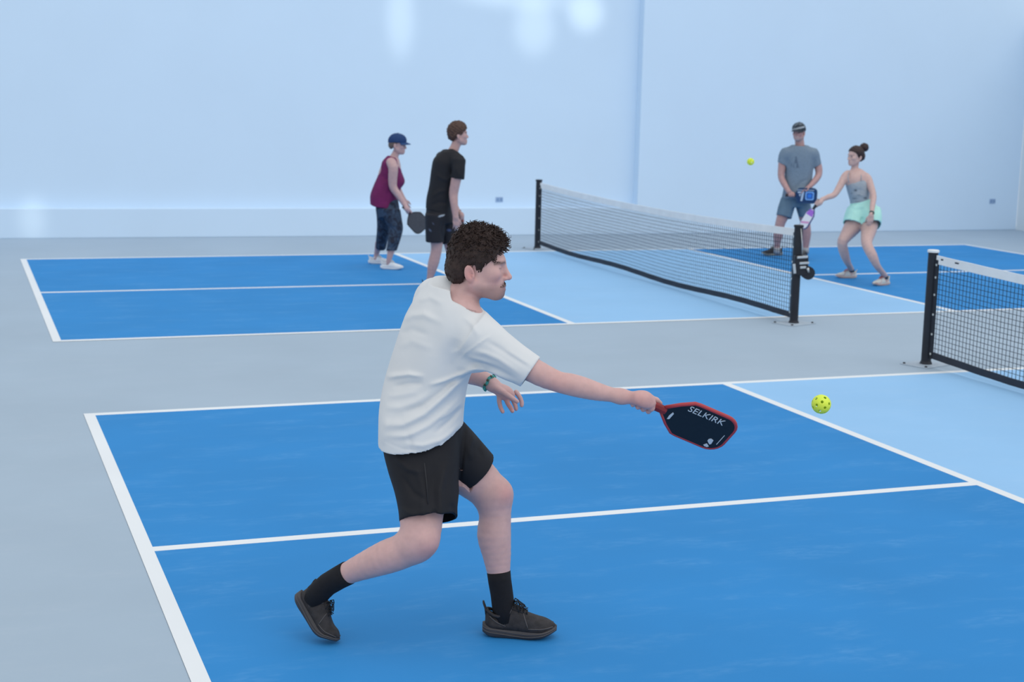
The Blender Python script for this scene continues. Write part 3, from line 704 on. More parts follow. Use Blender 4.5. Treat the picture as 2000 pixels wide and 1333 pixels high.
# ================================================================== player at the front
def player_front():
    root = empty('person', grd(830, 1250), 'man in white T-shirt and black shorts lunging at the front, swinging a paddle', 'person')
    SK = (.60, .375, .355)
    F = Field()
    # legs
    F.chain([st(826, 890, 5.66, 112), st(828, 950, 5.61, 98), st(823, 1005, 5.55, 86), st(822, 1040, 5.51, 78), st(812, 1062, 5.50, 72)], .03)
    F.chain([st(814, 1060, 5.50, 73), st(786, 1077, 5.51, 68), st(757, 1088, 5.52, 66), st(724, 1101, 5.54, 57), st(682, 1119, 5.58, 44), st(640, 1142, 5.62, 34), st(612, 1168, 5.645, 33)], .025)
    F.ell(pt(832, 1058, 5.475), (.042, .045, .045), None, .03)
    F.chain([st(868, 880, 5.78, 112), st(905, 915, 5.79, 96), st(940, 945, 5.79, 82), st(964, 970, 5.78, 70)], .03)
    F.chain([st(964, 970, 5.78, 72), st(967, 1010, 5.77, 62), st(965, 1045, 5.76, 66), st(970, 1082, 5.75, 56), st(974, 1118, 5.74, 45), st(980, 1160, 5.73, 36), st(984, 1200, 5.73, 36)], .025)
    F.ell(pt(974, 962, 5.76), (.045, .045, .048), None, .03)
    # pelvis, trunk
    F.loft([sec(838, 900, 5.70, 62, .12), sec(832, 840, 5.70, 66, .12, 30), sec(842, 760, 5.70, 62, .11, 45), sec(862, 670, 5.70, 68, .115, 45), sec(880, 600, 5.69, 62, .10, 45), sec(893, 566, 5.69, 34, .06, 45)], .04, rnd=.03)
    # neck and head
    F.chain([st(886, 600, 5.69, 62), st(905, 572, 5.68, 58), st(926, 548, 5.68, 58)], .03)
    fr = Frame(pt(929, 532, 5.675), RH*math.cos(.07)-FH*math.sin(.07), -.04, .0, 1.085)
    add_head(F, fr, lids=True)
    # right arm
    F.chain([st(905, 610, 5.64, 66), st(945, 664, 5.58, 62), st(1000, 700, 5.57, 52), st(1055, 731, 5.56, 47), st(1090, 746, 5.56, 41), st(1112, 751, 5.56, 43), st(1136, 757, 5.56, 42), st(1165, 765, 5.56, 36), st(1192, 771, 5.56, 29), st(1213, 775, 5.56, 27)], .02)
    hc = pt(1258, 787, 5.56); nk = pt(1296, 801, 5.56); A = nrm(pt(1418, 853, 5.60)-nk)
    grip(F, pt(1213, 775, 5.56), hc-A*.005, A, -A*.2+UP*.45-FH*.85, .0165, 1, .0098, sc=1.0)
    # left arm and hand
    F.chain([st(860, 585, 5.75, 62), st(842, 590, 5.82, 56), st(862, 655, 5.93, 48), st(885, 722, 5.99, 40), st(915, 730, 5.96, 40), st(940, 739, 5.93, 34), st(962, 752, 5.90, 27)], .02)
    h = 5.89
    F.cap(pt(962, 752, 5.90), pt(984, 768, h), .024, .024, .015); F.ell(pt(988, 768, h), (.040, .028, .022), [nrm(RT*.8-UP*.55), nrm(UP*.8+RT*.55), FH], .015)
    for P, r in ((((975, 772), (975, 785), (978, 797), (982, 805)), 9.2), (((987, 776), (992, 789), (998, 798), (1001, 804)), 9.4), (((999, 774), (1004, 786), (1007, 794), (1008, 800)), 9.2), (((1008, 766), (1015, 776), (1019, 786), (1019, 793)), 9.0)):
        hh = h+(.018 if P[0][0] > 995 else 0)
        F.chain([st(*p, hh-.012*i*(1 if P[0][0] < 995 else .3), r*(1.06-.08*i)) for i, p in enumerate(P)], .004)
    F.chain([st(968, 758, h-.01, 14), st(985, 768, h-.035, 11), st(1000, 778, h-.045, 10), st(1010, 785, h-.045, 8.5)], .005)   # thumb
    red = (.62, .27, .25)
    tints = [(pt(992, 965, 5.72), .045, red, .5), (pt(838, 1074, 5.46), .05, red, .5), (pt(1250, 790, 5.52), .06, (.60, .26, .25), .45), (pt(1085, 757, 5.54), .05, red, .3), (pt(995, 795, 5.87), .04, (.62, .25, .23), .6)]
    add_eyes(fr, root)
    # shirt
    S = Field(.006)
    S.loft([sec(822, 905, 5.69, 82, .178, 10), sec(823, 845, 5.69, 82, .172, 15), sec(824, 800, 5.695, 80, .155, 26), sec(833, 745, 5.70, 80, .14, 38), sec(848, 695, 5.70, 80, .14, 42), sec(866, 640, 5.695, 82, .135, 45), sec(875, 598, 5.69, 69, .115, 45), sec(883, 562, 5.69, 44, .085, 45)], .045, 2.3, (1, 0), rnd=.0)
    S.cap(pt(895, 612, 5.66), pt(938, 660, 5.585), .058, .064, .05)
    S.cap(pt(880, 570, 5.73), pt(848, 576, 5.80), .062, .066, .05)
    S.loft([sec(925, 652, 5.60, 46, .085, 50), sec(958, 676, 5.58, 42, .080, 50), sec(1000, 705, 5.57, 37, .072, 50), sec(1036, 727, 5.565, 33, .066, 50)], .045, 2.1, (0, 1))
    S.loft([sec(850, 585, 5.78, 38, .07), sec(852, 630, 5.88, 34, .066), sec(868, 670, 5.94, 32, .064)], .04, 2.1, (0, 1))
    S.loft([sec(936, 530, 5.65, 40, .120, 25), sec(919, 564, 5.655, 35, .105, 25), sec(908, 592, 5.655, 26, .085, 25)], .008, 2, op='s')
    S.cap(pt(906, 708, 5.60), pt(934, 712, 5.60), .034, .030, .03)
    hl, hr, hf = pt(741, 862, 5.69), pt(907, 831, 5.69), pt(826, 884, 5.515)
    hn = nrm(np.cross(hr-hl, hf-hl)); hn = hn if hn[2] > 0 else -hn; h32 = hn.astype(np.float32); h0 = np.float32(hl@hn)
    S.add('s', lambda P, o: P@h32-h0+np.float32(o), hl-.4, hr+.4, 0)
    for P, a, wd in (
        (((748, 826), (790, 820), (830, 800), (869, 768), (905, 735), (938, 713)), .014, .014), (((752, 846), (800, 840), (842, 820), (880, 793), (902, 776)), .009, .011),
        (((752, 742), (775, 733), (800, 727), (832, 729)), .011, .009), (((768, 756), (800, 746), (830, 742)), -.008, .010), (((790, 800), (830, 786), (862, 762), (898, 735)), -.009, .012),
        (((838, 746), (868, 738), (902, 727), (936, 710)), .010, .008), (((865, 752), (895, 742), (925, 726)), -.007, .007), (((784, 632), (803, 618), (828, 612), (868, 626)), .006, .012), (((780, 657), (805, 644), (842, 650)), -.004, .012),
        (((776, 682), (805, 664), (850, 676)), .003, .013), (((790, 856), (830, 858), (870, 848), (900, 828)), .006, .009), (((850, 838), (880, 818), (902, 798)), -.009, .010), (((846, 866), (878, 852), (903, 838)), -.005, .008), (((862, 812), (884, 800), (903, 786)), .006, .008),
        (((905, 715), (935, 716), (966, 722), (1000, 740)), .009, .010), (((926, 676), (950, 680), (974, 690), (1020, 722)), .007, .010), (((948, 655), (990, 680), (1034, 708)), -.005, .009), (((920, 702), (950, 703), (975, 712), (1012, 732)), -.007, .009), (((915, 690), (940, 694), (965, 704)), .004, .007), (((985, 672), (1010, 688), (1040, 706)), .004, .008),
        (((752, 795), (785, 790), (815, 778), (845, 760)), .006, .013), (((755, 775), (790, 766), (820, 758)), .004, .010), (((893, 655), (880, 690), (886, 724)), -.006, .028), (((845, 575), (852, 620), (846, 690)), -.006, .030), (((905, 612), (925, 628), (938, 650)), .004, .010), (((815, 590), (840, 580), (868, 590)), .004, .010), (((760, 812), (752, 840), (750, 865)), .004, .012), (((800, 835), (806, 856), (806, 878)), -.004, .010), (((860, 850), (866, 865), (864, 878)), .004, .009)):
        S.fold(P, 5.62, a, wd, 5.74)
    S.fold(((897, 706), (910, 688), (934, 668), (962, 650)), 5.55, .0035, .0045, 5.64)
    S.fold(((745, 853), (790, 866), (823, 869), (870, 862), (905, 838)), 5.62, -.0022, .004, 5.74)
    cloth(root, 'shirt', S, .0042, mat('white_cotton', (.70, .705, .715), .85, .02, 8, .12, 700, .15), 2)
    col = [pt(922, 548, 5.685), pt(907, 573, 5.685)]
    # collar rib
    ca = nrm(col[1]-col[0]); l = nrm(RH*.8-FH*.2-ca*((RH*.8-FH*.2)@ca)); m_ = np.cross(ca, l); cc = pt(904, 577, 5.685)
    # shorts
    T = Field(.006)
    T.loft([sec(822, 838, 5.70, 68, .125, 10), sec(824, 872, 5.69, 75, .145, 8), sec(829, 912, 5.655, 72, .142), sec(834, 955, 5.61, 64, .130), sec(836, 990, 5.57, 58.5, .122), sec(837, 1015, 5.545, 57, .118)], .03, 2.3, (0, 1))
    T.loft([sec(862, 855, 5.76, 52, .11), sec(892, 880, 5.78, 47, .105), sec(936, 922, 5.79, 41, .095)], .03, 2.2, (0, 1))
    T.cap(pt(852, 1024, 5.43), pt(848, 994, 5.445), .022, .006, .0, 's')
    for P, a, wd in ((((812, 900), (828, 945), (830, 1005)), .008, .012), (((905, 845), (900, 900), (893, 970)), -.010, .010), (((786, 925), (810, 955), (842, 968)), -.007, .010), (((872, 900), (862, 950), (866, 1005)), .010, .013), (((850, 905), (846, 950), (850, 990)), -.006, .012), (((925, 865), (915, 892), (918, 918)), .007, .010), (((940, 880), (932, 900), (940, 920)), -.005, .009), (((770, 893), (798, 912), (832, 916)), .008, .011), (((784, 985), (810, 990), (836, 982)), .005, .010), (((880, 975), (886, 995), (884, 1012)), -.006, .010)):
        T.fold(P, 5.55, a, wd, 5.78)
    cloth(root, 'shorts', T, .0042, mat('black_woven', (.011, .011, .015), .75, .15, 10, .1, 500, .3), 2)
    lg = lambda P: [pt(*p) for p in P]
    # pocket zip and seam
    MB().tube(lg([(829, 905, 5.508), (833, 940, 5.488), (836, 985, 5.453)]), .0016, 5).obj('shorts_seam', mat('black_thread', (.03, .03, .035), .6), root, True)
    # socks
    sock(root, [pt(*p) for p in ((680, 1119.5, 5.58), (662, 1129, 5.60), (640, 1142, 5.62), (626, 1155, 5.635), (612, 1172, 5.65))], [.0462, .0448, .0440, .0445, .045], m_bsock)
    sock(root, [pt(*p) for p in ((974, 1117, 5.74), (976, 1135, 5.735), (980, 1160, 5.73), (983, 1185, 5.73), (987, 1212, 5.73))], [.0465, .0455, .0445, .0445, .046], m_bsock)
    # shoes
    fc = grd(942, 1243); tf = fc+RH*.29+FH*-.01
    shoe(root, grd(942, 1241), RH*1-FH*.06, ZZ, .292, .105, m_bshoe, m_bsole, m_blace, m_bridge, accent=m_bridge, zk=1.27)
    tipp = grd(650, 1259); heel = pt(571, 1166, hof(tipp)+.075)
    d = pt(637, 1266, hof(tipp))-heel; upv = nrm(RT*.80+UP*.55-FH*.15)
    shoe(root, heel, d, upv, np.linalg.norm(d)*1.03, .105, m_bshoe, m_bsole, m_blace, m_bridge, bend=.25, accent=m_bridge, zk=1.27)
    # bracelet
    bc = pt(956, 748, 5.905); dr = nrm(pt(975, 762, 5.895)-pt(935, 736, 5.935)); a1 = nrm(np.cross(dr, FH)); a2 = np.cross(dr, a1)
    P = [bc+.0315*(math.cos(q)*a1+math.sin(q)*a2)+dr*.003*math.sin(5*q) for q in np.linspace(0, 2*math.pi, 25)]
    br = MB().tube(P, .0058, 7).obj('bracelet', mat('green_braid', (.05, .28, .25), .7, .6, 90), root, True)
    for q in np.linspace(0, 2*math.pi, 11)[:-1]:
        c = bc+.036*(math.cos(q)*a1+math.sin(q)*a2)
        MB().box(c, (.010, .009, .006), [dr, nrm(math.cos(q)*a2-math.sin(q)*a1), nrm(c-bc)]).obj('bead', mat('teal_bead', (.06, .36, .30), .5) if int(q*10) % 3 else mat('dark_bead', (.05, .06, .04), .5), br, bevel=.002)
    # hair
    H = Field(); k = fr.k
    H.ell(fr(-.001, 0, .064), np.array((.100, .083, .086))*k, fr.ax(), .01)
    H.ell(fr(.010, 0, .106), np.array((.086, .070, .056))*k, fr.ax(-.12), .03)
    H.ell(fr(-.050, 0, .012), np.array((.058, .071, .062))*k, fr.ax(.3), .02)
    def line(P, o):
        q = (P-fr.o)/k; x, y, z = q@fr.X, np.abs(q@fr.Y), q@fr.Z
        # kept above the hair line: forehead, temple, sideburn, round the ear, nape
        zl = np.interp(x, [-.12, -.075, -.045, -.034, -.020, .004, .010, .026, .034, .052, .066, .082, .12], [-.050, -.052, -.045, -.018, .030, .032, -.006, -.004, .040, .058, .066, .086, .100])
        zl = zl+np.where(x > .04, -.010*(y/.06)**2, 0)
        return (zl-z)*k*.6
    H.add('i', line, (-99, -99, -99), (99, 99, 99), .004)
    def curl(P, o):
        q = (P-fr.o)/k; z = q@fr.Z; x = q@fr.X; y = q@fr.Y
        a = np.sin(x*190+2.2*np.sin(y*120))*np.sin(y*170+2*np.sin(z*130+x*60))*np.sin(z*150+1.7*np.sin(x*140))
        return (.0065*np.clip((z-.05)/.06, .08, 1))*a*1.3
    H.add('f', curl, fr.o-.3, fr.o+.3)
    V, Q = H.mesh(.0028, 0)
    mb = MB(); nv = len(V)
    q = (V-fr.o)/k; z = q@fr.Z; x = q@fr.X
    outw = nrm_rows(V-fr(-.005, 0, .05))
    cand = np.argwhere((z > .055)).ravel(); pick = rng.choice(cand, 900, replace=False)
    for i in pick:                                                  # curls
        p = V[i]; o_ = outw[i]; t1 = np.cross(o_, rng.normal(size=3)); t1 /= np.linalg.norm(t1)+1e-9; t2 = np.cross(o_, t1)
        top = min(1, max(.25, (z[i]-.05)/.07)); L = .016*top+rng.random()*.010*top; cr = .005+.004*rng.random()
        P = []
        for f in np.linspace(0, 1, 6):
            a = f*(2.8+2*rng.random()); P.append(p-o_*.003+o_*L*f*.75+t1*cr*math.sin(a)+t2*cr*(1-math.cos(a))+fr.X*.006*f*top)
        mb.tube(P, [.0024, .0024, .0021, .0017, .0012, .0005], 4, False)
    cand = np.argwhere((z < .07) & (z > -.05)).ravel()
    for i in rng.choice(cand, 500, replace=False):
        p = V[i]; o_ = outw[i]; dn = nrm(-fr.Z*.9-fr.X*.35+rng.normal(size=3)*.2); dn = nrm(dn-o_*(dn@o_))
        mb.tube([p-o_*.001, p+o_*.0022+dn*.006, p+o_*.0015+dn*.013], [.0016, .0014, .0004], 4, False)
    me2 = mb.mesh()
    bm = bmesh.new(); bm.from_mesh(npmesh(V, Q)); bm.from_mesh(me2); me = bpy.data.meshes.new('m'); bm.to_mesh(me); bm.free()
    link('hair', me, m_hair, root)
    # brows, moustache hairs
    for s_ in (-1, 1):
        eb = MB()
        for f in rng.random(46):
            y = s_*(.014+.036*f); b = fr(.0945-.020*f*f, y, .0405+.005*math.sin(f*2.6)+rng.normal()*.0018); eb.tube([b, b+k*(fr.Y*s_*.006+fr.X*.001+fr.Z*.001)], [.0013, .0004], 4, False)
        tag(eb.obj('eyebrow', m_hair, root, True), kind='stuff')
    ms = MB()
    for i in range(150):
        y = rng.uniform(-.029, .029); b = fr(.1045-17*y*y, y, -.029-abs(y)*.25+rng.normal()*.002); ms.tube([b-fr.X*.003, b+k*(fr.X*.002-fr.Z*(.005+.004*rng.random())+fr.Y*(np.sign(y)*.004+.002*rng.normal()))], [.0014, .0005], 4, False)
    tag(ms.obj('moustache', m_hair2, root, True), kind='stuff')
    # paddle
    mc = mat('black_carbon_face', (.010, .010, .014), .5, .1, 60); me_ = mat('red_edge_guard', (.42, .045, .055), .45); mg = mat('dark_red_grip', (.22, .02, .025), .6, .2, 40)
    Wv = nrm(UP*.70-FH*.64+RT*.30)
    def dec(e, neck, A, Wd, N):
        sgn = 1 if N@(-FWD) > 0 else -1; o = neck+N*sgn*.0068
        X = A; Y = Wd
        wm = mat('white_print', (.62, .66, .70), .5)
        t = text_mesh('SELKIRK', .042, o+A*.072+Wd*.050, X, Y, N*sgn)
        link('lettering', t, wm, e, False)
        MB().prism([(-.004, -.022), (.004, -.018), (.005, .016), (-.002, .022), (-.006, .0)], o+A*.035-Wd*.008, A, Wd, N, .0012).obj('emblem', wm, e)
        g = MB()
        g.prism([(-.012, -.020), (-.006, -.024), (.006, -.024), (.010, -.016), (-.004, -.006), (-.008, -.012)], o+A*.228-Wd*.060, A, Wd, N, .0012)
        g.prism([(-.010, .004), (.006, -.010), (.011, -.004), (.008, .018), (-.004, .022), (-.011, .014)], o+A*.228-Wd*.056, A, Wd, N, .0012); g.obj('emblem', wm, e)
        MB().prism([(-.0012, -.03), (.0012, -.03), (.0012, .03), (-.0012, .03)], o+A*.257-Wd*.022, A, Wd, N, .0012).obj('stripe', wm, e)
    paddle(nk, A, Wv, 'black paddle with red edge guard held out by the nearest player', .278, .190, .135, mc, me_, mg, .30, .30, decals=dec)
    body(root, F, .0036, SK, fr, 1, tints, brow=(.10, .06, .05), stubble=.70, scol=(.15, .085, .075), flush=.5, under=[S, T])
player_front()

# ================================================================== woman in the maroon top
def simple_hair(root, fr, m, sx=(.104, .083, .088), zl=([-.12, -.05, -.02, .01, .05, .085, .12], [-.05, -.045, .02, .03, .05, .085, .1]), extra=None, amp=.003, res=.006, top=0):
    H = Field(); k = fr.k; H.ell(fr(-.006, 0, .064), np.array(sx)*k, fr.ax(), .01)
    if top: H.ell(fr(.005, 0, .105), np.array((.085, .072, .05+top))*k, fr.ax(), .03)
    H.ell(fr(-.050, 0, .012), np.array((.056, .071, .062))*k, fr.ax(.3), .02)
    def line(P, o):
        q = (P-fr.o)/k; return (np.interp(q@fr.X, *zl)-q@fr.Z)*k*.6
    H.add('i', line, (-99,)*3, (99,)*3, .004)
    if extra: extra(H)
    def curl(P, o):
        q = (P-fr.o)/k; x, y, z = q@fr.X, q@fr.Y, q@fr.Z
        return amp*np.sin(x*130+2*np.sin(y*90))*np.sin(y*120+2*np.sin(z*80))+amp*.5*np.sin(z*210+x*140)
    H.add('f', curl, fr.o-.3, fr.o+.3)
    V, Q = H.mesh(res, 1); link('hair', npmesh(V, Q), m, root)
def capp(root, fr, m, m2, panel=None, brim_dir=0, tilt=-.05):
    k = fr.k; F = Field(.003)
    F.ell(fr(-.004, 0, .062), np.array((.112, .091, .100))*k, fr.ax(), .01)
    F.ell(fr(.045, 0, .085), np.array((.062, .070, .060))*k, fr.ax(), .03)
    def low(P, o):
        q = (P-fr.o)/k; return (.050-.28*(q@fr.X)*.0+np.where(q@fr.X < -.03, -.30*(-.03-q@fr.X), 0)-(q@fr.Z))*k
    F.add('i', low, (-99,)*3, (99,)*3, .002)
    V, Q = F.mesh(.005, 1)
    cols = None if panel is None else panel(V)
    o = link('cap', npmesh(V, Q, cols), m, root)
    rings = []
    for t in np.linspace(0, 1, 6):
        top, bt = [], []
        for a in np.linspace(-1.15, 1.15, 15):
            r = .100+.068*t*math.cos(a*.85)**.7; x = .0+r*math.cos(a)*1.03; y = .088*math.sin(a)*(1+.05*t); z = .054-.004*t*10*.5-.30*abs(y)*.12+.012*math.cos(y*20)
            top.append(fr(x, y, z+.0025)); bt.append(fr(x, y, z-.0025))
        rings.append(top+bt[::-1])
    MB().rings(rings).obj('brim', m2, o, True, auto=60)
    MB().lathe([(.009, 0), (.008, .004), (.002, .006)], fr(-.004, 0, .161), fr.Z, 10).obj('button', m2, o, True)
def player_maroon():
    root = empty('person', grd(755, 524), 'woman in maroon sleeveless top, dark patterned trousers and navy cap on far court', 'person')
    h = 18.00; SK = (.50, .33, .33); F = Field()
    hn, hf = h-.10, h+.10
    F.loft([sec(756, 408, h, 16, .11), sec(754, 385, h, 20, .125), sec(759, 350, h, 22, .135), sec(764, 325, h, 19, .14), sec(768, 308, h, 11, .09)], .03, rnd=.02)
    F.chain([st(767, 312, h, 17), st(773, 300, h, 14), st(777, 290, h, 14)], .02)
    fr = Frame(pt(775, 286, h), RH*math.cos(.05)-FH*math.sin(.05), -.10, 0, .95); add_head(F, fr, True)
    hs = h-.17
    F.chain([st(764, 318, h-.12, 20), st(768, 328, hs, 19), st(767, 350, hs, 17.5), st(768, 366, hs, 15.5), st(777, 380, hs-.01, 13.5), st(790, 399, hs-.03, 9.5)], .02)
    nk = pt(800.5, 418, hs-.05); hc = pt(796, 410.5, hs-.045); A = nrm(pt(829, 449, hs-.05)-nk)
    grip(F, pt(790, 399, hs-.03), hc, nrm(nk-hc), -FH+UP*.3, .016, 1, sc=.95)
    F.chain([st(766, 320, h+.14, 19), st(772, 350, h+.19, 16), st(776, 368, h+.19, 14), st(788, 390, h+.16, 10)], .02)
    open_hand(F, pt(788, 390, h+.16), pt(794, 402, h+.15)-pt(788, 390, h+.16), FH, RH, .9, .6)
    for hh, P in ((hn, ((762, 415, 27), (772, 445, 22), (768, 470, 20), (763, 497, 11.5), (762, 515, 11))), (hf, ((750, 412, 27), (748, 448, 22), (743, 468, 19), (738, 492, 11.5), (734, 506, 11)))):
        hl_, L_ = (grd(743, 526), .275) if hh == hn else (grd(719, 515.5), .27); fw = RH-FH*(.16 if hh == hn else .05)
        F.chain([st(a, b, hh+dh, c) for (a, b, c), dh in zip(P[:-2], (0, -.02, -.05) if hh == hn else (0, .06, .11))]+[(ankle(hl_, fw, L_, .15, .40), .033), (ankle(hl_, fw, L_, .06, .34), .031)], .03)
    add_eyes(fr, root)
    simple_hair(root, fr, mat('greying_brown_hair', (.12, .09, .085), .6, .3, 40), (.100, .079, .084), ([-.12, -.06, -.03, -.01, .02, .05, .12], [-.045, -.04, .0, .03, .02, .08, .12]))
    capp(root, fr, mat('navy_cap', (.010, .040, .135), .8, .1, 40), mat('navy_cap_brim', (.012, .055, .17), .7))
    S = Field(.006)
    S.loft([sec(748, 404, h, 25, .185), sec(750, 386, h, 27, .175), sec(756, 366, h, 26, .16), sec(764, 350, h, 27, .155), sec(764, 332, h, 21, .155), sec(764, 318, h, 17, .15), sec(767, 306, h, 10, .10)], .03, 2.3, (1, 0))
    S.loft([sec(778, 295, h, 10, .075), sec(771, 308, h, 9.5, .075)], .01, 2, op='s')
    S.cap(pt(769, 326, h-.30), pt(768, 328, h-.12), .075, .06, .01, 's'); S.cap(pt(769, 326, h+.30), pt(768, 328, h+.12), .075, .06, .01, 's')
    S.ell(pt(742, 402, h), (.085, .17, .05), [RH, FH, ZZ], .03)
    for P, a in ((((738, 400), (742, 375), (750, 350)), .008), (((752, 402), (757, 380), (765, 362)), -.008), (((765, 395), (770, 375), (776, 362)), .007), (((745, 340), (752, 350), (768, 352)), -.006)): S.fold(P, h-.15, a, .022, h+.1)
    cloth(root, 'sleeveless_top', S, .0065, mat('maroon_jersey', (.145, .008, .080), .8, .12, 12), 2)
    T = Field(.006); 
    T.loft([sec(756, 390, h, 21, .16), sec(757, 408, h, 23, .17), sec(760, 424, h-.02, 21, .15)], .02, 2.2, (0, 0))
    T.loft([sec(763, 410, hn, 19, .12), sec(769, 432, hn-.01, 16.5, .115), sec(773, 448, hn-.025, 14, .098), sec(770, 468, hn-.05, 12.2, .09), sec(764.5, 490, hn-.08, 10.3, .078)], .03, 2.1, (0, 1))
    T.loft([sec(752, 410, hf, 18, .12), sec(751, 432, hf+.03, 15, .11), sec(749, 450, hf+.06, 13, .10), sec(746, 468, hf+.11, 11.5, .09), sec(743.5, 485, hf+.15, 10, .078)], .03, 2.1, (0, 1))
    for P, a in ((((760, 480), (768, 482), (774, 478)), -.008), (((762, 470), (770, 472), (777, 466)), .006), (((758, 430), (770, 440), (782, 436)), .006), (((740, 476), (746, 478), (752, 474)), -.006)): T.fold(P, hn, a, .016, h+.15)
    m = bpy.data.materials.new('navy_patterned_cloth'); m.use_nodes = True; nt = m.node_tree; b = nt.nodes['Principled BSDF']; b.inputs['Roughness'].default_value = .8
    tc = nt.nodes.new('ShaderNodeTexCoord'); n = nt.nodes.new('ShaderNodeTexNoise'); n.inputs['Scale'].default_value = 14; n.inputs['Detail'].default_value = 3; n.inputs['Distortion'].default_value = 1.2
    cr = nt.nodes.new('ShaderNodeValToRGB'); cr.color_ramp.elements[0].position = .40; cr.color_ramp.elements[0].color = (.008, .012, .028, 1); cr.color_ramp.elements[1].position = .62; cr.color_ramp.elements[1].color = (.035, .065, .115, 1)
    nt.links.new(tc.outputs['Object'], n.inputs[0]); nt.links.new(n.outputs['Fac'], cr.inputs[0]); nt.links.new(cr.outputs[0], b.inputs['Base Color'])
    cloth(root, 'trousers', T, .0065, m, 2)
    mw = mat('white_mesh_shoe', (.72, .74, .76), .7, .05, 30); ms = mat('white_foam', (.78, .80, .83), .6); ml = mat('white_lace', (.66, .68, .71), .7)
    shoe(root, grd(743, 526), RH+FH*-.16, ZZ, .275, .098, mw, ms, ml, ml)
    shoe(root, grd(719, 515.5), RH+FH*-.05, ZZ, .270, .098, mw, ms, ml, ml)
    paddle(nk, A, UP*.8+RT*.62, 'dark grey paddle held low by the woman in maroon', .245, .205, .12, mat('dark_grey_face', (.055, .06, .075), .6, .1, 30), mat('dark_edge', (.02, .022, .028), .5), mat('dark_grip', (.05, .03, .035), .6), .27, .28)
    body(root, F, .0062, SK, fr, 1, (), brow=(.2, .13, .11), under=[T])
player_maroon()

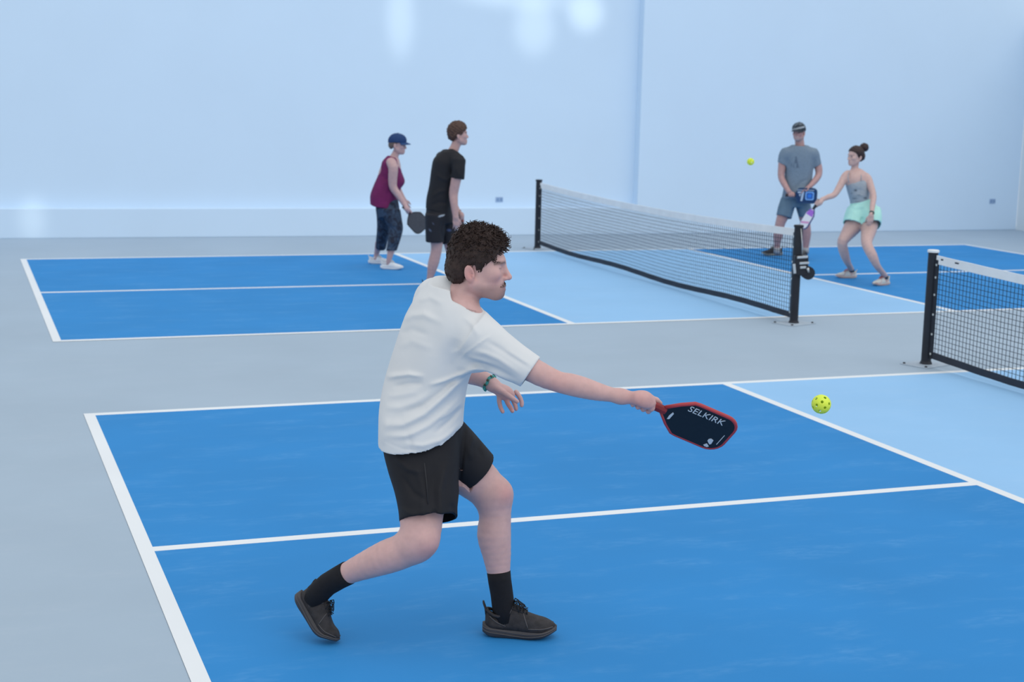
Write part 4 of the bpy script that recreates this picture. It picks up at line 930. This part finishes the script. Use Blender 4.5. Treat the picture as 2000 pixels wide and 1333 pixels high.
# ================================================================== teenager in black
def ms_white(): return mat('white_foam', (.78, .80, .83), .6)
def player_black():
    h = 16.1; root = empty('person', pt(848, 561, h), 'brown-haired youth in black T-shirt and black printed shorts seen from behind', 'person')
    root.location.z = 0
    SK = (.50, .315, .30); F = Field()
    F.loft([sec(860, 420, h, 24, .16), sec(860, 395, h, 24, .155), sec(866, 350, h, 24, .16), sec(874, 315, h, 22, .17), sec(884, 296, h, 11, .10)], .03, rnd=.02)
    F.chain([st(882, 300, h, 20), st(888, 289, h, 18.5), st(892, 278, h, 18)], .02)
    fr = Frame(pt(893.5, 267, h), RH*math.cos(.35)+FH*math.sin(.35), .03, 0, .98); add_head(F, fr)
    F.chain([st(886, 306, h-.10, 24), st(896, 318, h-.17, 24), st(891, 350, h-.18, 20), st(886, 377, h-.17, 18), st(887, 398, h-.19, 15), st(890, 424, h-.2, 11)], .02)
    open_hand(F, pt(890, 424, h-.2), pt(892, 445, h-.2)-pt(890, 424, h-.2), FH-RH*.3, RH, .98, .45)
    F.chain([st(866, 306, h+.12, 24), st(862, 325, h+.2, 22), st(872, 372, h+.26, 18), st(884, 395, h+.22, 15), st(896, 418, h+.16, 11)], .02)
    hc = pt(899, 424, h+.15); nk = pt(902, 432, h+.14); A = nrm(pt(908, 458, h+.10)-nk)
    grip(F, pt(896, 417, h+.16), hc, A, -FH+RH*.6, .016, 1, sc=.95)
    hn, hf = h-.09, h+.08
    F.chain([st(852, 440, hn, 36), st(853, 478, hn, 23), st(851, 496, hn, 21), st(846, 516, hn, 21), st(841, 538, hn, 14), st(838, 554, hn, 12)], .02)
    F.chain([st(872, 440, hf, 36), st(880, 482, hf, 23), st(884, 502, hf, 20), st(885, 522, hf, 20), st(884, 540, hf, 14), st(883, 552, hf, 12)], .02)
    add_eyes(fr, root)
    simple_hair(root, fr, m_hair2, (.110, .090, .094), ([-.13, -.06, -.035, -.005, .02, .05, .085, .12], [-.055, -.055, -.01, .035, .012, .055, .075, .1]), amp=.005, top=.012)
    S = Field(.006)
    S.loft([sec(857, 412, h, 26, .175), sec(858, 392, h, 25.5, .17), sec(862, 365, h, 24, .165), sec(868, 335, h, 26, .17), sec(873, 315, h, 26, .17), sec(880, 298, h, 17, .13)], .03, 2.3, (1, 0))
    S.cap(pt(882, 302, h-.06), pt(895, 314, h-.16), .062, .07, .04); S.cap(pt(873, 303, h+.06), pt(863, 308, h+.14), .06, .066, .04)
    S.loft([sec(896, 312, h-.16, 12.5, .075), sec(895, 330, h-.18, 13.5, .078), sec(893, 350, h-.18, 14, .08)], .03, 2.1, (0, 1))
    S.loft([sec(862, 312, h+.17, 12.5, .075), sec(864, 345, h+.23, 13.5, .08)], .03, 2.1, (0, 1))
    S.loft([sec(894, 280, h, 11, .075), sec(886, 296, h, 10.5, .072)], .008, 2, op='s')
    for P, a in ((((845, 385), (856, 375), (874, 372)), .008), (((850, 340), (866, 350), (880, 352)), .006), (((842, 402), (858, 395), (876, 398)), -.007), (((880, 320), (884, 345), (880, 365)), -.008), (((890, 325), (896, 338), (903, 345)), .005)): S.fold(P, h-.15, a, .02, h+.1)
    cloth(root, 'shirt', S, .0065, mat('black_jersey', (.010, .010, .014), .8, .1, 12), 2)
    T = Field(.006)
    T.loft([sec(858, 398, h, 25, .17), sec(858, 420, h, 26, .17), sec(860, 436, h, 26, .15)], .02, 2.2, (0, 0))
    T.loft([sec(850, 418, hn, 20, .12), sec(850, 445, hn, 19.5, .115), sec(849.5, 473, hn, 18, .11)], .02, 2.2, (0, 1))
    T.loft([sec(868, 418, hf, 18, .12), sec(873, 445, hf, 18, .115), sec(878, 474, hf, 17, .11)], .02, 2.2, (0, 1))
    T.fold(((864, 430), (862, 450), (866, 474)), h-.1, -.01, .016, h+.1)
    o0 = CAM
    def pr(V):
        d = V-CAM; zc = d@FWD; u = 1000+FPX*(d@RT)/zc; v = 666.5-FPX*(d@UP)/zc; near = (d@FH) < h+.02
        c = np.tile(np.array((.011, .011, .017)), (len(V), 1))
        for (a, b, ra, rb, t), col in (((861, 422, 7, 2.2, -.35), (.42, .48, .56)), ((840, 450, 5, 2.2, .8), (.10, .12, .18)), ((877, 450, 6, 3.5, .1), (.06, .09, .20)), ((866, 421, 4, 1.5, -.6), (.5, .55, .6)), ((846, 437, 4, 1.2, .9), (.08, .09, .14))):
            x = (u-a)*math.cos(t)+(v-b)*math.sin(t); y = -(u-a)*math.sin(t)+(v-b)*math.cos(t)
            m = np.clip(1.6-1.6*np.sqrt((x/ra)**2+(y/rb)**2), 0, 1)*near
            c = c*(1-m[:, None])+np.array(col)*m[:, None]
        return c
    cloth(root, 'shorts', T, .0065, mat('black_printed_cloth', (.01, .01, .015), .75, attr=True), 2, pr)
    mw = mat('black_mesh_shoe', (0, 0, 0))
    for u, v, hh in ((836, 561, hn), (880, 558, hf)):
        q = pt(u, v, hh); q[2] = 0; shoe(root, q-(RH*.9+FH*.35)*.07, RH*.9+FH*.35, ZZ, .29, .1, m_bshoe, ms_white(), m_blace, m_bridge)
    paddle(nk, A, RH*.25+FH*.9, 'black paddle in the far hand of the youth in black, mostly hidden', .25, .19, .12, mat('black_carbon_face', (0, 0, 0)), mat('dark_edge', (0, 0, 0)), mat('dark_red_grip', (0, 0, 0)), .27, .28)
    body(root, F, .0062, SK, fr, 1, (), brow=(.06, .035, .03), under=[S, T])
player_black()

# ================================================================== man in grey
def player_grey():
    h = 20.0; root = empty('person', grd(1545, 503), 'man in grey T-shirt, grey shorts and camouflage cap holding a blue paddle', 'person')
    SK = (.46, .275, .265); F = Field()
    F.loft([sec(1553, 400, h, 20, .10), sec(1556, 370, h, 20, .10), sec(1560, 330, h, 24, .12), sec(1561, 306, h, 22, .10), sec(1562, 291, h, 10, .065)], .03, rnd=.02)
    F.chain([st(1562, 292, h, 19), st(1562, 282, h, 18), st(1561, 272, h-.01, 17)], .02)
    fr = Frame(pt(1560, 262, h-.02), -FH*math.cos(.5)-RH*math.sin(.5), -.02, 0, .95); add_head(F, fr)
    F.chain([st(1541, 300, h, 17), st(1531, 307, h, 17), st(1527, 328, h-.02, 15), st(1526, 346, h-.05, 13), st(1532, 360, h-.12, 12), st(1541, 375, h-.2, 9)], .02)
    nk = pt(1553, 382, h-.22); hc = pt(1545.5, 381.5, h-.215); A = nrm(pt(1590, 383, h-.24)-nk)
    grip(F, pt(1540, 374.5, h-.2), hc, A, UP*.7+FH*.7, .016, 1, sc=1.0)
    F.chain([st(1581, 301, h, 17), st(1591, 309, h, 17), st(1598, 326, h-.02, 15), st(1599, 341, h-.05, 13), st(1592, 353, h-.12, 12), st(1582, 364, h-.2, 9)], .02)
    open_hand(F, pt(1582, 364, h-.20), nrm(-RH*.9-ZZ*.45-FH*.2), nrm(-ZZ-FH*.0), -FH, .95, .3)
    F.chain([st(1540, 395, h, 25), st(1531, 418, h-.03, 24), st(1524, 436, h-.05, 19), st(1520, 458, h-.03, 18), st(1518, 478, h, 12), st(1518, 494, h, 11)], .02)
    F.chain([st(1565, 395, h, 26), st(1571, 418, h, 25), st(1573, 436, h, 19), st(1575, 458, h+.02, 18), st(1574, 480, h+.03, 12), st(1573, 494, h+.03, 11)], .02)
    add_eyes(fr, root)
    simple_hair(root, fr, mat('grey_brown_hair', (.09, .08, .08), .6, .3, 40), (.099, .078, .083), ([-.12, -.06, -.03, -.01, .02, .05, .12], [-.035, -.03, .01, .03, .02, .09, .12]))
    def camo(V):
        q = (V-fr.o)/fr.k; x, y, z = q@fr.X, q@fr.Y, q@fr.Z; c = np.tile(np.array((.025, .035, .05)), (len(V), 1))
        n = np.sin(x*95+y*60)+np.sin(y*110-z*70)+np.sin(z*120+x*50)
        c = np.where((n > .9)[:, None], (.12, .15, .18), c)
        e = np.clip(1.5-np.abs((z-.075-.30*(y-.0))/.010), 0, 1)*(x > .02); return c*(1-e[:, None])+np.array((.40, .44, .48))*e[:, None]
    capp(root, fr, mat('camouflage_cloth', (0, 0, 0), .8, attr=True), mat('dark_brim', (.02, .03, .045), .7), camo)
    S = Field(.006)
    S.loft([sec(1555, 388, h-.01, 28, .155), sec(1557, 370, h-.01, 26.5, .15), sec(1560, 340, h, 26.5, .145), sec(1561, 315, h, 28, .14), sec(1561.5, 297, h, 27, .125), sec(1562, 285, h, 16, .10)], .03, 2.4, (1, 0))
    S.loft([sec(1540, 297, h, 12, .085), sec(1531, 308, h, 10.5, .08), sec(1528, 321, h, 10, .078)], .035, 2.1, (0, 1))
    S.loft([sec(1583, 298, h, 12, .085), sec(1591, 310, h, 10.5, .08), sec(1595, 324, h, 10, .078)], .035, 2.1, (0, 1))
    S.cap(pt(1566, 296, h), pt(1586, 302, h), .085, .088, .04); S.cap(pt(1557, 296, h), pt(1537, 301, h), .085, .088, .04)
    S.loft([sec(1562, 277, h-.02, 10, .07), sec(1562, 289, h-.02, 9.5, .068)], .008, 2, op='s')
    for P, a in ((((1546, 382), (1560, 370), (1580, 362)), .008), (((1550, 372), (1566, 355), (1580, 350)), -.007), (((1570, 372), (1578, 345), (1582, 320)), .007), (((1540, 350), (1545, 330), (1542, 312)), -.006), (((1562, 384), (1570, 372), (1584, 372)), .007)): S.fold(P, h-.15, a, .02, h)
    def pr(V):
        d = V-CAM; zc = d@FWD; u = 1000+FPX*(d@RT)/zc; v = 666.5-FPX*(d@UP)/zc; near = (d@FH) < h-.03
        c = np.tile(np.array((.175, .235, .305)), (len(V), 1)); y = (v-305)/(328-305)
        hw = 1.0+5.2*np.clip(y, 0, 1)**1.3; m = np.clip(1.6-1.2*np.abs(u-1555)/hw, 0, 1)*(y > 0)*(y < 1)*near*np.where((y > .62) & (np.abs(u-1553.5) < 2.2), .1, 1)
        m = np.maximum(m*.72, .35*np.clip(1-np.abs((u-1546)/4), 0, 1)*np.clip(1-np.abs((v-322)/6), 0, 1)*near)
        return c*(1-m[:, None])+np.array((.055, .085, .14))*m[:, None]
    cloth(root, 'shirt', S, .0065, mat('heather_grey_jersey', (.2, .25, .3), .85, .10, 60, attr=True), 2, pr)
    T = Field(.006)
    T.loft([sec(1554, 374, h, 24, .14), sec(1553, 392, h, 25.5, .145), sec(1553, 404, h, 25, .13)], .02, 2.2, (0, 0))
    T.loft([sec(1541, 390, h, 15.5, .12), sec(1535, 408, h-.02, 15.5, .12), sec(1531, 424, h-.04, 15, .115)], .02, 2.2, (0, 1))
    T.loft([sec(1566, 390, h, 14.5, .12), sec(1570, 408, h, 14, .12), sec(1573, 421, h, 13, .115)], .02, 2.2, (0, 1))
    T.fold(((1540, 395), (1545, 405), (1541, 422)), h-.12, .007, .018, h)
    cloth(root, 'shorts', T, .0065, mat('slate_grey_cloth', (.115, .185, .255), .8, .08, 14), 2)
    up_ = mat('charcoal_shoe', (.02, .02, .025), .7); so = mat('pale_yellow_foam', (.50, .50, .42), .6); ll = mat('grey_lace', (.2, .2, .2), .7)
    q = grd(1528, 499.5); shoe(root, q, -RH*.96-FH*.27, ZZ, .30, .105, up_, so, ll, ll)
    q = pt(1572, 498, h+.06); q[2] = 0; shoe(root, q, -FH*.9-RH*.3, ZZ, .30, .105, up_, so, ll, ll)
    sock(root, [pt(1518, 484, h), pt(1518, 496, h)], [.043, .045], mat('grey_sock', (.35, .37, .40), .8))
    sock(root, [pt(1574, 484, h+.03), pt(1573, 496, h+.03)], [.043, .045], mat('grey_sock', (0, 0, 0)))
    def dec(e, neck, A, Wd, N):
        sg = 1 if N@(-FWD) > 0 else -1; o = neck+N*sg*.0068; lt = mat('pale_print', (.52, .62, .74), .5); bl = mat('bright_blue_print', (.04, .22, .75), .5)
        rr = lambda c, w_, hh, m: [(c[0]+sx*w_, c[1]+sy_*hh) for sx, sy_ in ((-1, -.75), (-.75, -1), (.75, -1), (1, -.75), (1, .75), (.75, 1), (-.75, 1), (-1, .75))]
        MB().prism(rr((.185, 0), .056, .056, 0), o, A, Wd, N, .001).obj('print_frame', mat('light_blue_print', (.22, .46, .86), .5), e)
        MB().prism(rr((.185, 0), .040, .040, 0), o+N*sg*.0005, A, Wd, N, .001).obj('print_panel', mat('deep_blue_print', (.03, .10, .36), .5), e)
        MB().prism(rr((.185, 0), .026, .026, 0), o+N*sg*.001, A, Wd, N, .001).obj('print_panel', bl, e)
        g = MB(); g.prism([(.03, .055), (.115, .055), (.095, -.07), (.07, -.07), (.083, .035), (.03, .035)], o, A, Wd, N, .001); g.prism([(.045, .02), (.075, .025), (.06, -.015)], o, A, Wd, N, .001); g.obj('numeral', lt, e)
        MB().prism([(.02, .078), (.24, .078), (.24, .070), (.02, .070)], o, A, Wd, N, .001).obj('stripe', lt, e)
    paddle(nk, A, UP*.93+RT*.1-FH*.3, 'navy and blue paddle held flat by the man in grey', .275, .195, .125, mat('navy_face', (.014, .045, .13), .5), mat('navy_edge', (.03, .08, .16), .5), mat('dark_grip', (0, 0, 0)), .25, .16, decals=dec)
    body(root, F, .0065, SK, fr, 1, (), brow=(.12, .09, .08), stubble=.55, scol=(.40, .36, .36), flush=.3, under=[S, T])
player_grey()

# ================================================================== woman in mint shorts
def player_mint():
    h = 17.75; root = empty('person', grd(1684, 555), 'woman with hair bun, grey strappy top and mint shorts crouching on far court', 'person')
    SK = (.58, .395, .365); F = Field()
    F.loft([sec(1686, 420, h+.02, 27, .16), sec(1682, 395, h+.01, 20, .13), sec(1676, 370, h-.02, 19, .125), sec(1671, 350, h-.03, 22, .12), sec(1670, 338, h-.03, 18, .09), sec(1669, 330, h-.02, 8, .05)], .03, rnd=.02)
    F.chain([st(1671, 342, h-.02, 16), st(1669, 331, h-.02, 13.5), st(1671, 318, h-.02, 14)], .02)
    fr = Frame(pt(1671.5, 309, h-.03), -RH*math.cos(.45)-FH*math.sin(.45), -.06, 0, .93); add_head(F, fr, True)
    F.chain([st(1656, 340, h-.03, 15), st(1650, 346, h-.05, 15.5), st(1641, 363, h-.10, 14), st(1630, 380, h-.15, 11.5), st(1618, 385, h-.18, 10.5), st(1606, 390, h-.2, 7.5)], .015)
    hc = pt(1597.5, 395.5, h-.21); nk = pt(1589, 408, h-.21); A = nrm(pt(1571, 438, h-.20)-nk)
    grip(F, pt(1606, 390, h-.2), hc, A, RH*.7-FH*.6+UP*.2, .015, 1, sc=.9)
    F.chain([st(1686, 343, h-.02, 16), st(1694, 349, h-.06, 16.5), st(1701, 366, h-.13, 14), st(1706, 384, h-.21, 12), st(1704, 402, h-.31, 10.5), st(1702, 420, h-.40, 7.8)], .015)
    open_hand(F, pt(1702, 419, h-.40), nrm(pt(1698, 440, h-.42)-pt(1702, 419, h-.40)), nrm(FH+RH*.3), -RH, .9, .5)
    k1 = lambda z: ankle(grd(1673, 544), -RH*.97-FH*.10, .262, z); k2 = lambda z: ankle(grd(1736, 557), -RH*.82-FH*.55, .262, z)
    F.chain([st(1676, 425, h-.02, 42), st(1664, 445, h-.08, 33), st(1652, 462, h-.14, 24), st(1645, 475, h-.17, 19.5), st(1649, 495, h-.10, 18), st(1656, 514, h+.02, 12.5), (k1(.105), .030), (k1(.06), .030)], .02)
    hf = h-.55
    F.chain([st(1697, 425, h, 42), st(1697, 448, h-.2, 31), st(1693, 468, h-.38, 23), st(1694, 480, h-.46, 20), st(1704, 500, h-.52, 19), st(1714, 521, h-.50, 13), (k2(.105), .030), (k2(.06), .030)], .02)
    add_eyes(fr, root)
    def bun(H):
        k = fr.k; c = pt(1688, 288, h+.02); H.ell(c, (.052, .052, .050), None, .006)
        H.ell(fr(-.075, 0, .02), np.array((.045, .068, .055))*k, fr.ax(), .02)
        for a in np.linspace(0, 6.28, 9)[:-1]: H.cap(c+.03*(math.cos(a)*RH+math.sin(a)*ZZ)-FH*.02, c+.036*(math.cos(a+1)*RH+math.sin(a+1)*ZZ)-FH*.01, .017, .013, .006)
    simple_hair(root, fr, mat('dark_auburn_hair', (.028, .013, .014), .55, .3, 50), (.106, .084, .092), ([-.13, -.07, -.04, -.01, .015, .045, .075, .12], [-.06, -.055, -.05, .0, .005, .065, .088, .1]), bun, .003)
    S = Field(.005)
    S.loft([sec(1680, 398, h, 18.5, .135), sec(1679, 388, h-.005, 19, .135), sec(1676, 372, h-.02, 20.5, .135), sec(1673, 358, h-.03, 21, .132), sec(1671, 347, h-.03, 20.5, .11)], .02, 2.2, (1, 1))
    S.cap(pt(1666, 338, h-.2), pt(1667, 348, h-.12), .06, .055, .015, 's')
    S.cap(pt(1696, 345, h-.30), pt(1695, 350, h+.1), .05, .05, .01, 's'); S.cap(pt(1648, 343, h-.3), pt(1649, 349, h+.1), .04, .045, .01, 's')
    S.fold(((1664, 385), (1674, 380), (1690, 383)), h-.12, .006, .015, h); S.fold(((1663, 375), (1674, 370), (1688, 374)), h-.12, -.005, .015, h)
    def pr(V):
        d = V-CAM; zc = d@FWD; u = 1000+FPX*(d@RT)/zc; v = 666.5-FPX*(d@UP)/zc; near = (d@FH) < h-.02; c = np.tile(np.array((.34, .38, .43)), (len(V), 1))
        def el(a, b, ra, rb): return np.clip(1.4-1.4*np.sqrt(((u-a)/ra)**2+((v-b)/rb)**2), 0, 1)
        m = np.maximum.reduce([el(1671, 372, 4.5, 3)*.8, el(1669, 388, 6, 1.6)*.55, el(1690, 387, 5, 3)*.7, el(1663, 378, 3, 3)*.3, el(1674, 394, 8, 1.2)*.4, el(1678, 381, 5, 2)*.3])*near
        return c*(1-m[:, None])+np.array((.04, .05, .07))*m[:, None]
    tp = cloth(root, 'strappy_top', S, .0055, mat('light_grey_jersey', (.4, .4, .45), .85, .06, 30, attr=True), 2, pr)
    for P in (((1658, 357, h-.165), (1656, 346, h-.14), (1658, 337, h-.08), (1661, 333, h-.02)), ((1682, 354, h-.165), (1682, 344, h-.14), (1681, 337, h-.08), (1679, 333, h-.0))):
        MB().tube([pt(*p) for p in P], .007, 8, flat=.4).obj('strap', mat('grey_strap', (.34, .38, .43), .8), tp, True)
    T = Field(.006)
    T.loft([sec(1681, 393, h, 20, .135), sec(1685, 408, h, 27, .17), sec(1687, 424, h-.02, 31, .18)], .02, 2.3, (0, 0))
    T.loft([sec(1675, 412, h-.02, 21, .14), sec(1670, 426, h-.05, 21, .14), sec(1666, 439, h-.09, 20, .135)], .02, 2.2, (0, 1))
    T.loft([sec(1698, 412, h-.03, 22, .15), sec(1700, 428, h-.09, 21, .17), sec(1700, 442, h-.13, 20, .175)], .02, 2.2, (0, 1))
    for P, a in ((((1672, 400), (1668, 418), (1660, 436)), .008), (((1684, 405), (1684, 425), (1682, 440)), -.010), (((1700, 405), (1704, 422), (1708, 440)), .009), (((1692, 402), (1694, 420), (1692, 438)), .007), (((1664, 405), (1672, 412), (1690, 408)), -.006)): T.fold(P, h-.2, a, .018, h)
    cloth(root, 'shorts', T, .0065, mat('mint_cloth', (.46, .80, .72), .8, .04, 14), 2)
    up_ = mat('cream_mesh_shoe', (.62, .62, .58), .7, .05, 30); so = mat('cream_foam', (.70, .70, .62), .6); ll = mat('coral_lace', (.55, .17, .15), .7)
    q = grd(1673, 544); shoe(root, q, -RH*.97-FH*.10, ZZ, .262, .098, up_, so, ll, ll, accent=ll)
    q = grd(1736, 557); shoe(root, q, -RH*.82-FH*.55, ZZ, .262, .098, up_, so, ll, ll, accent=ll)
    for kk in (k1, k2): sock(root, [kk(.108), kk(.075)], [.0345, .036], mat('dark_ankle_sock', (.03, .05, .07), .8))
    wc = pt(1702.3, 416, h-.38); dr = nrm(pt(1702, 420, h-.40)-pt(1704, 402, h-.31)); a1 = nrm(np.cross(dr, FH)); a2 = np.cross(dr, a1)
    wt = MB().rings([[wc+dr*z+.0275*(math.cos(q)*a1+math.sin(q)*a2) for q in np.linspace(0, 2*math.pi, 17)[:-1]] for z in (-.011, .011)]).obj('wristwatch', mat('dark_teal_strap', (.02, .07, .08), .6), root, True)
    MB().box(wc+nrm(-FH+RH*.4)*.030, (.036, .034, .010), [dr, nrm(RH+FH*.4), nrm(-FH+RH*.4)]).obj('watch_case', mat('watch_black', (.015, .02, .025), .3), wt, bevel=.005)
    def dec(e, neck, A, Wd, N):
        sg = 1 if N@(-FWD) > 0 else -1; o = neck+N*sg*.0068
        MB().prism([(.02, -.05), (.09, -.085), (.09, .085), (.02, .05)], o, A, Wd, N, .001).obj('print_band', mat('purple_print', (.36, .12, .62), .5), e)
        MB().prism([(.19, -.082), (.215, -.078), (.175, .082), (.15, .082)], o, A, Wd, N, .001).obj('print_band', mat('pink_print', (.62, .28, .52), .5), e)
    paddle(nk, A, -FH*.80+RH*.38+UP*.2, 'white and purple paddle tilted edge-on in the hand of the woman in mint shorts', .250, .19, .125, mat('white_face', (.72, .74, .80), .5), mat('indigo_edge', (.05, .06, .20), .5), mat('black_grip', (.02, .02, .025), .6), .27, .28, decals=dec)
    body(root, F, .0062, SK, fr, 1, (), brow=(.26, .16, .14), lips=(.5, .24, .25), under=[T])
player_mint()
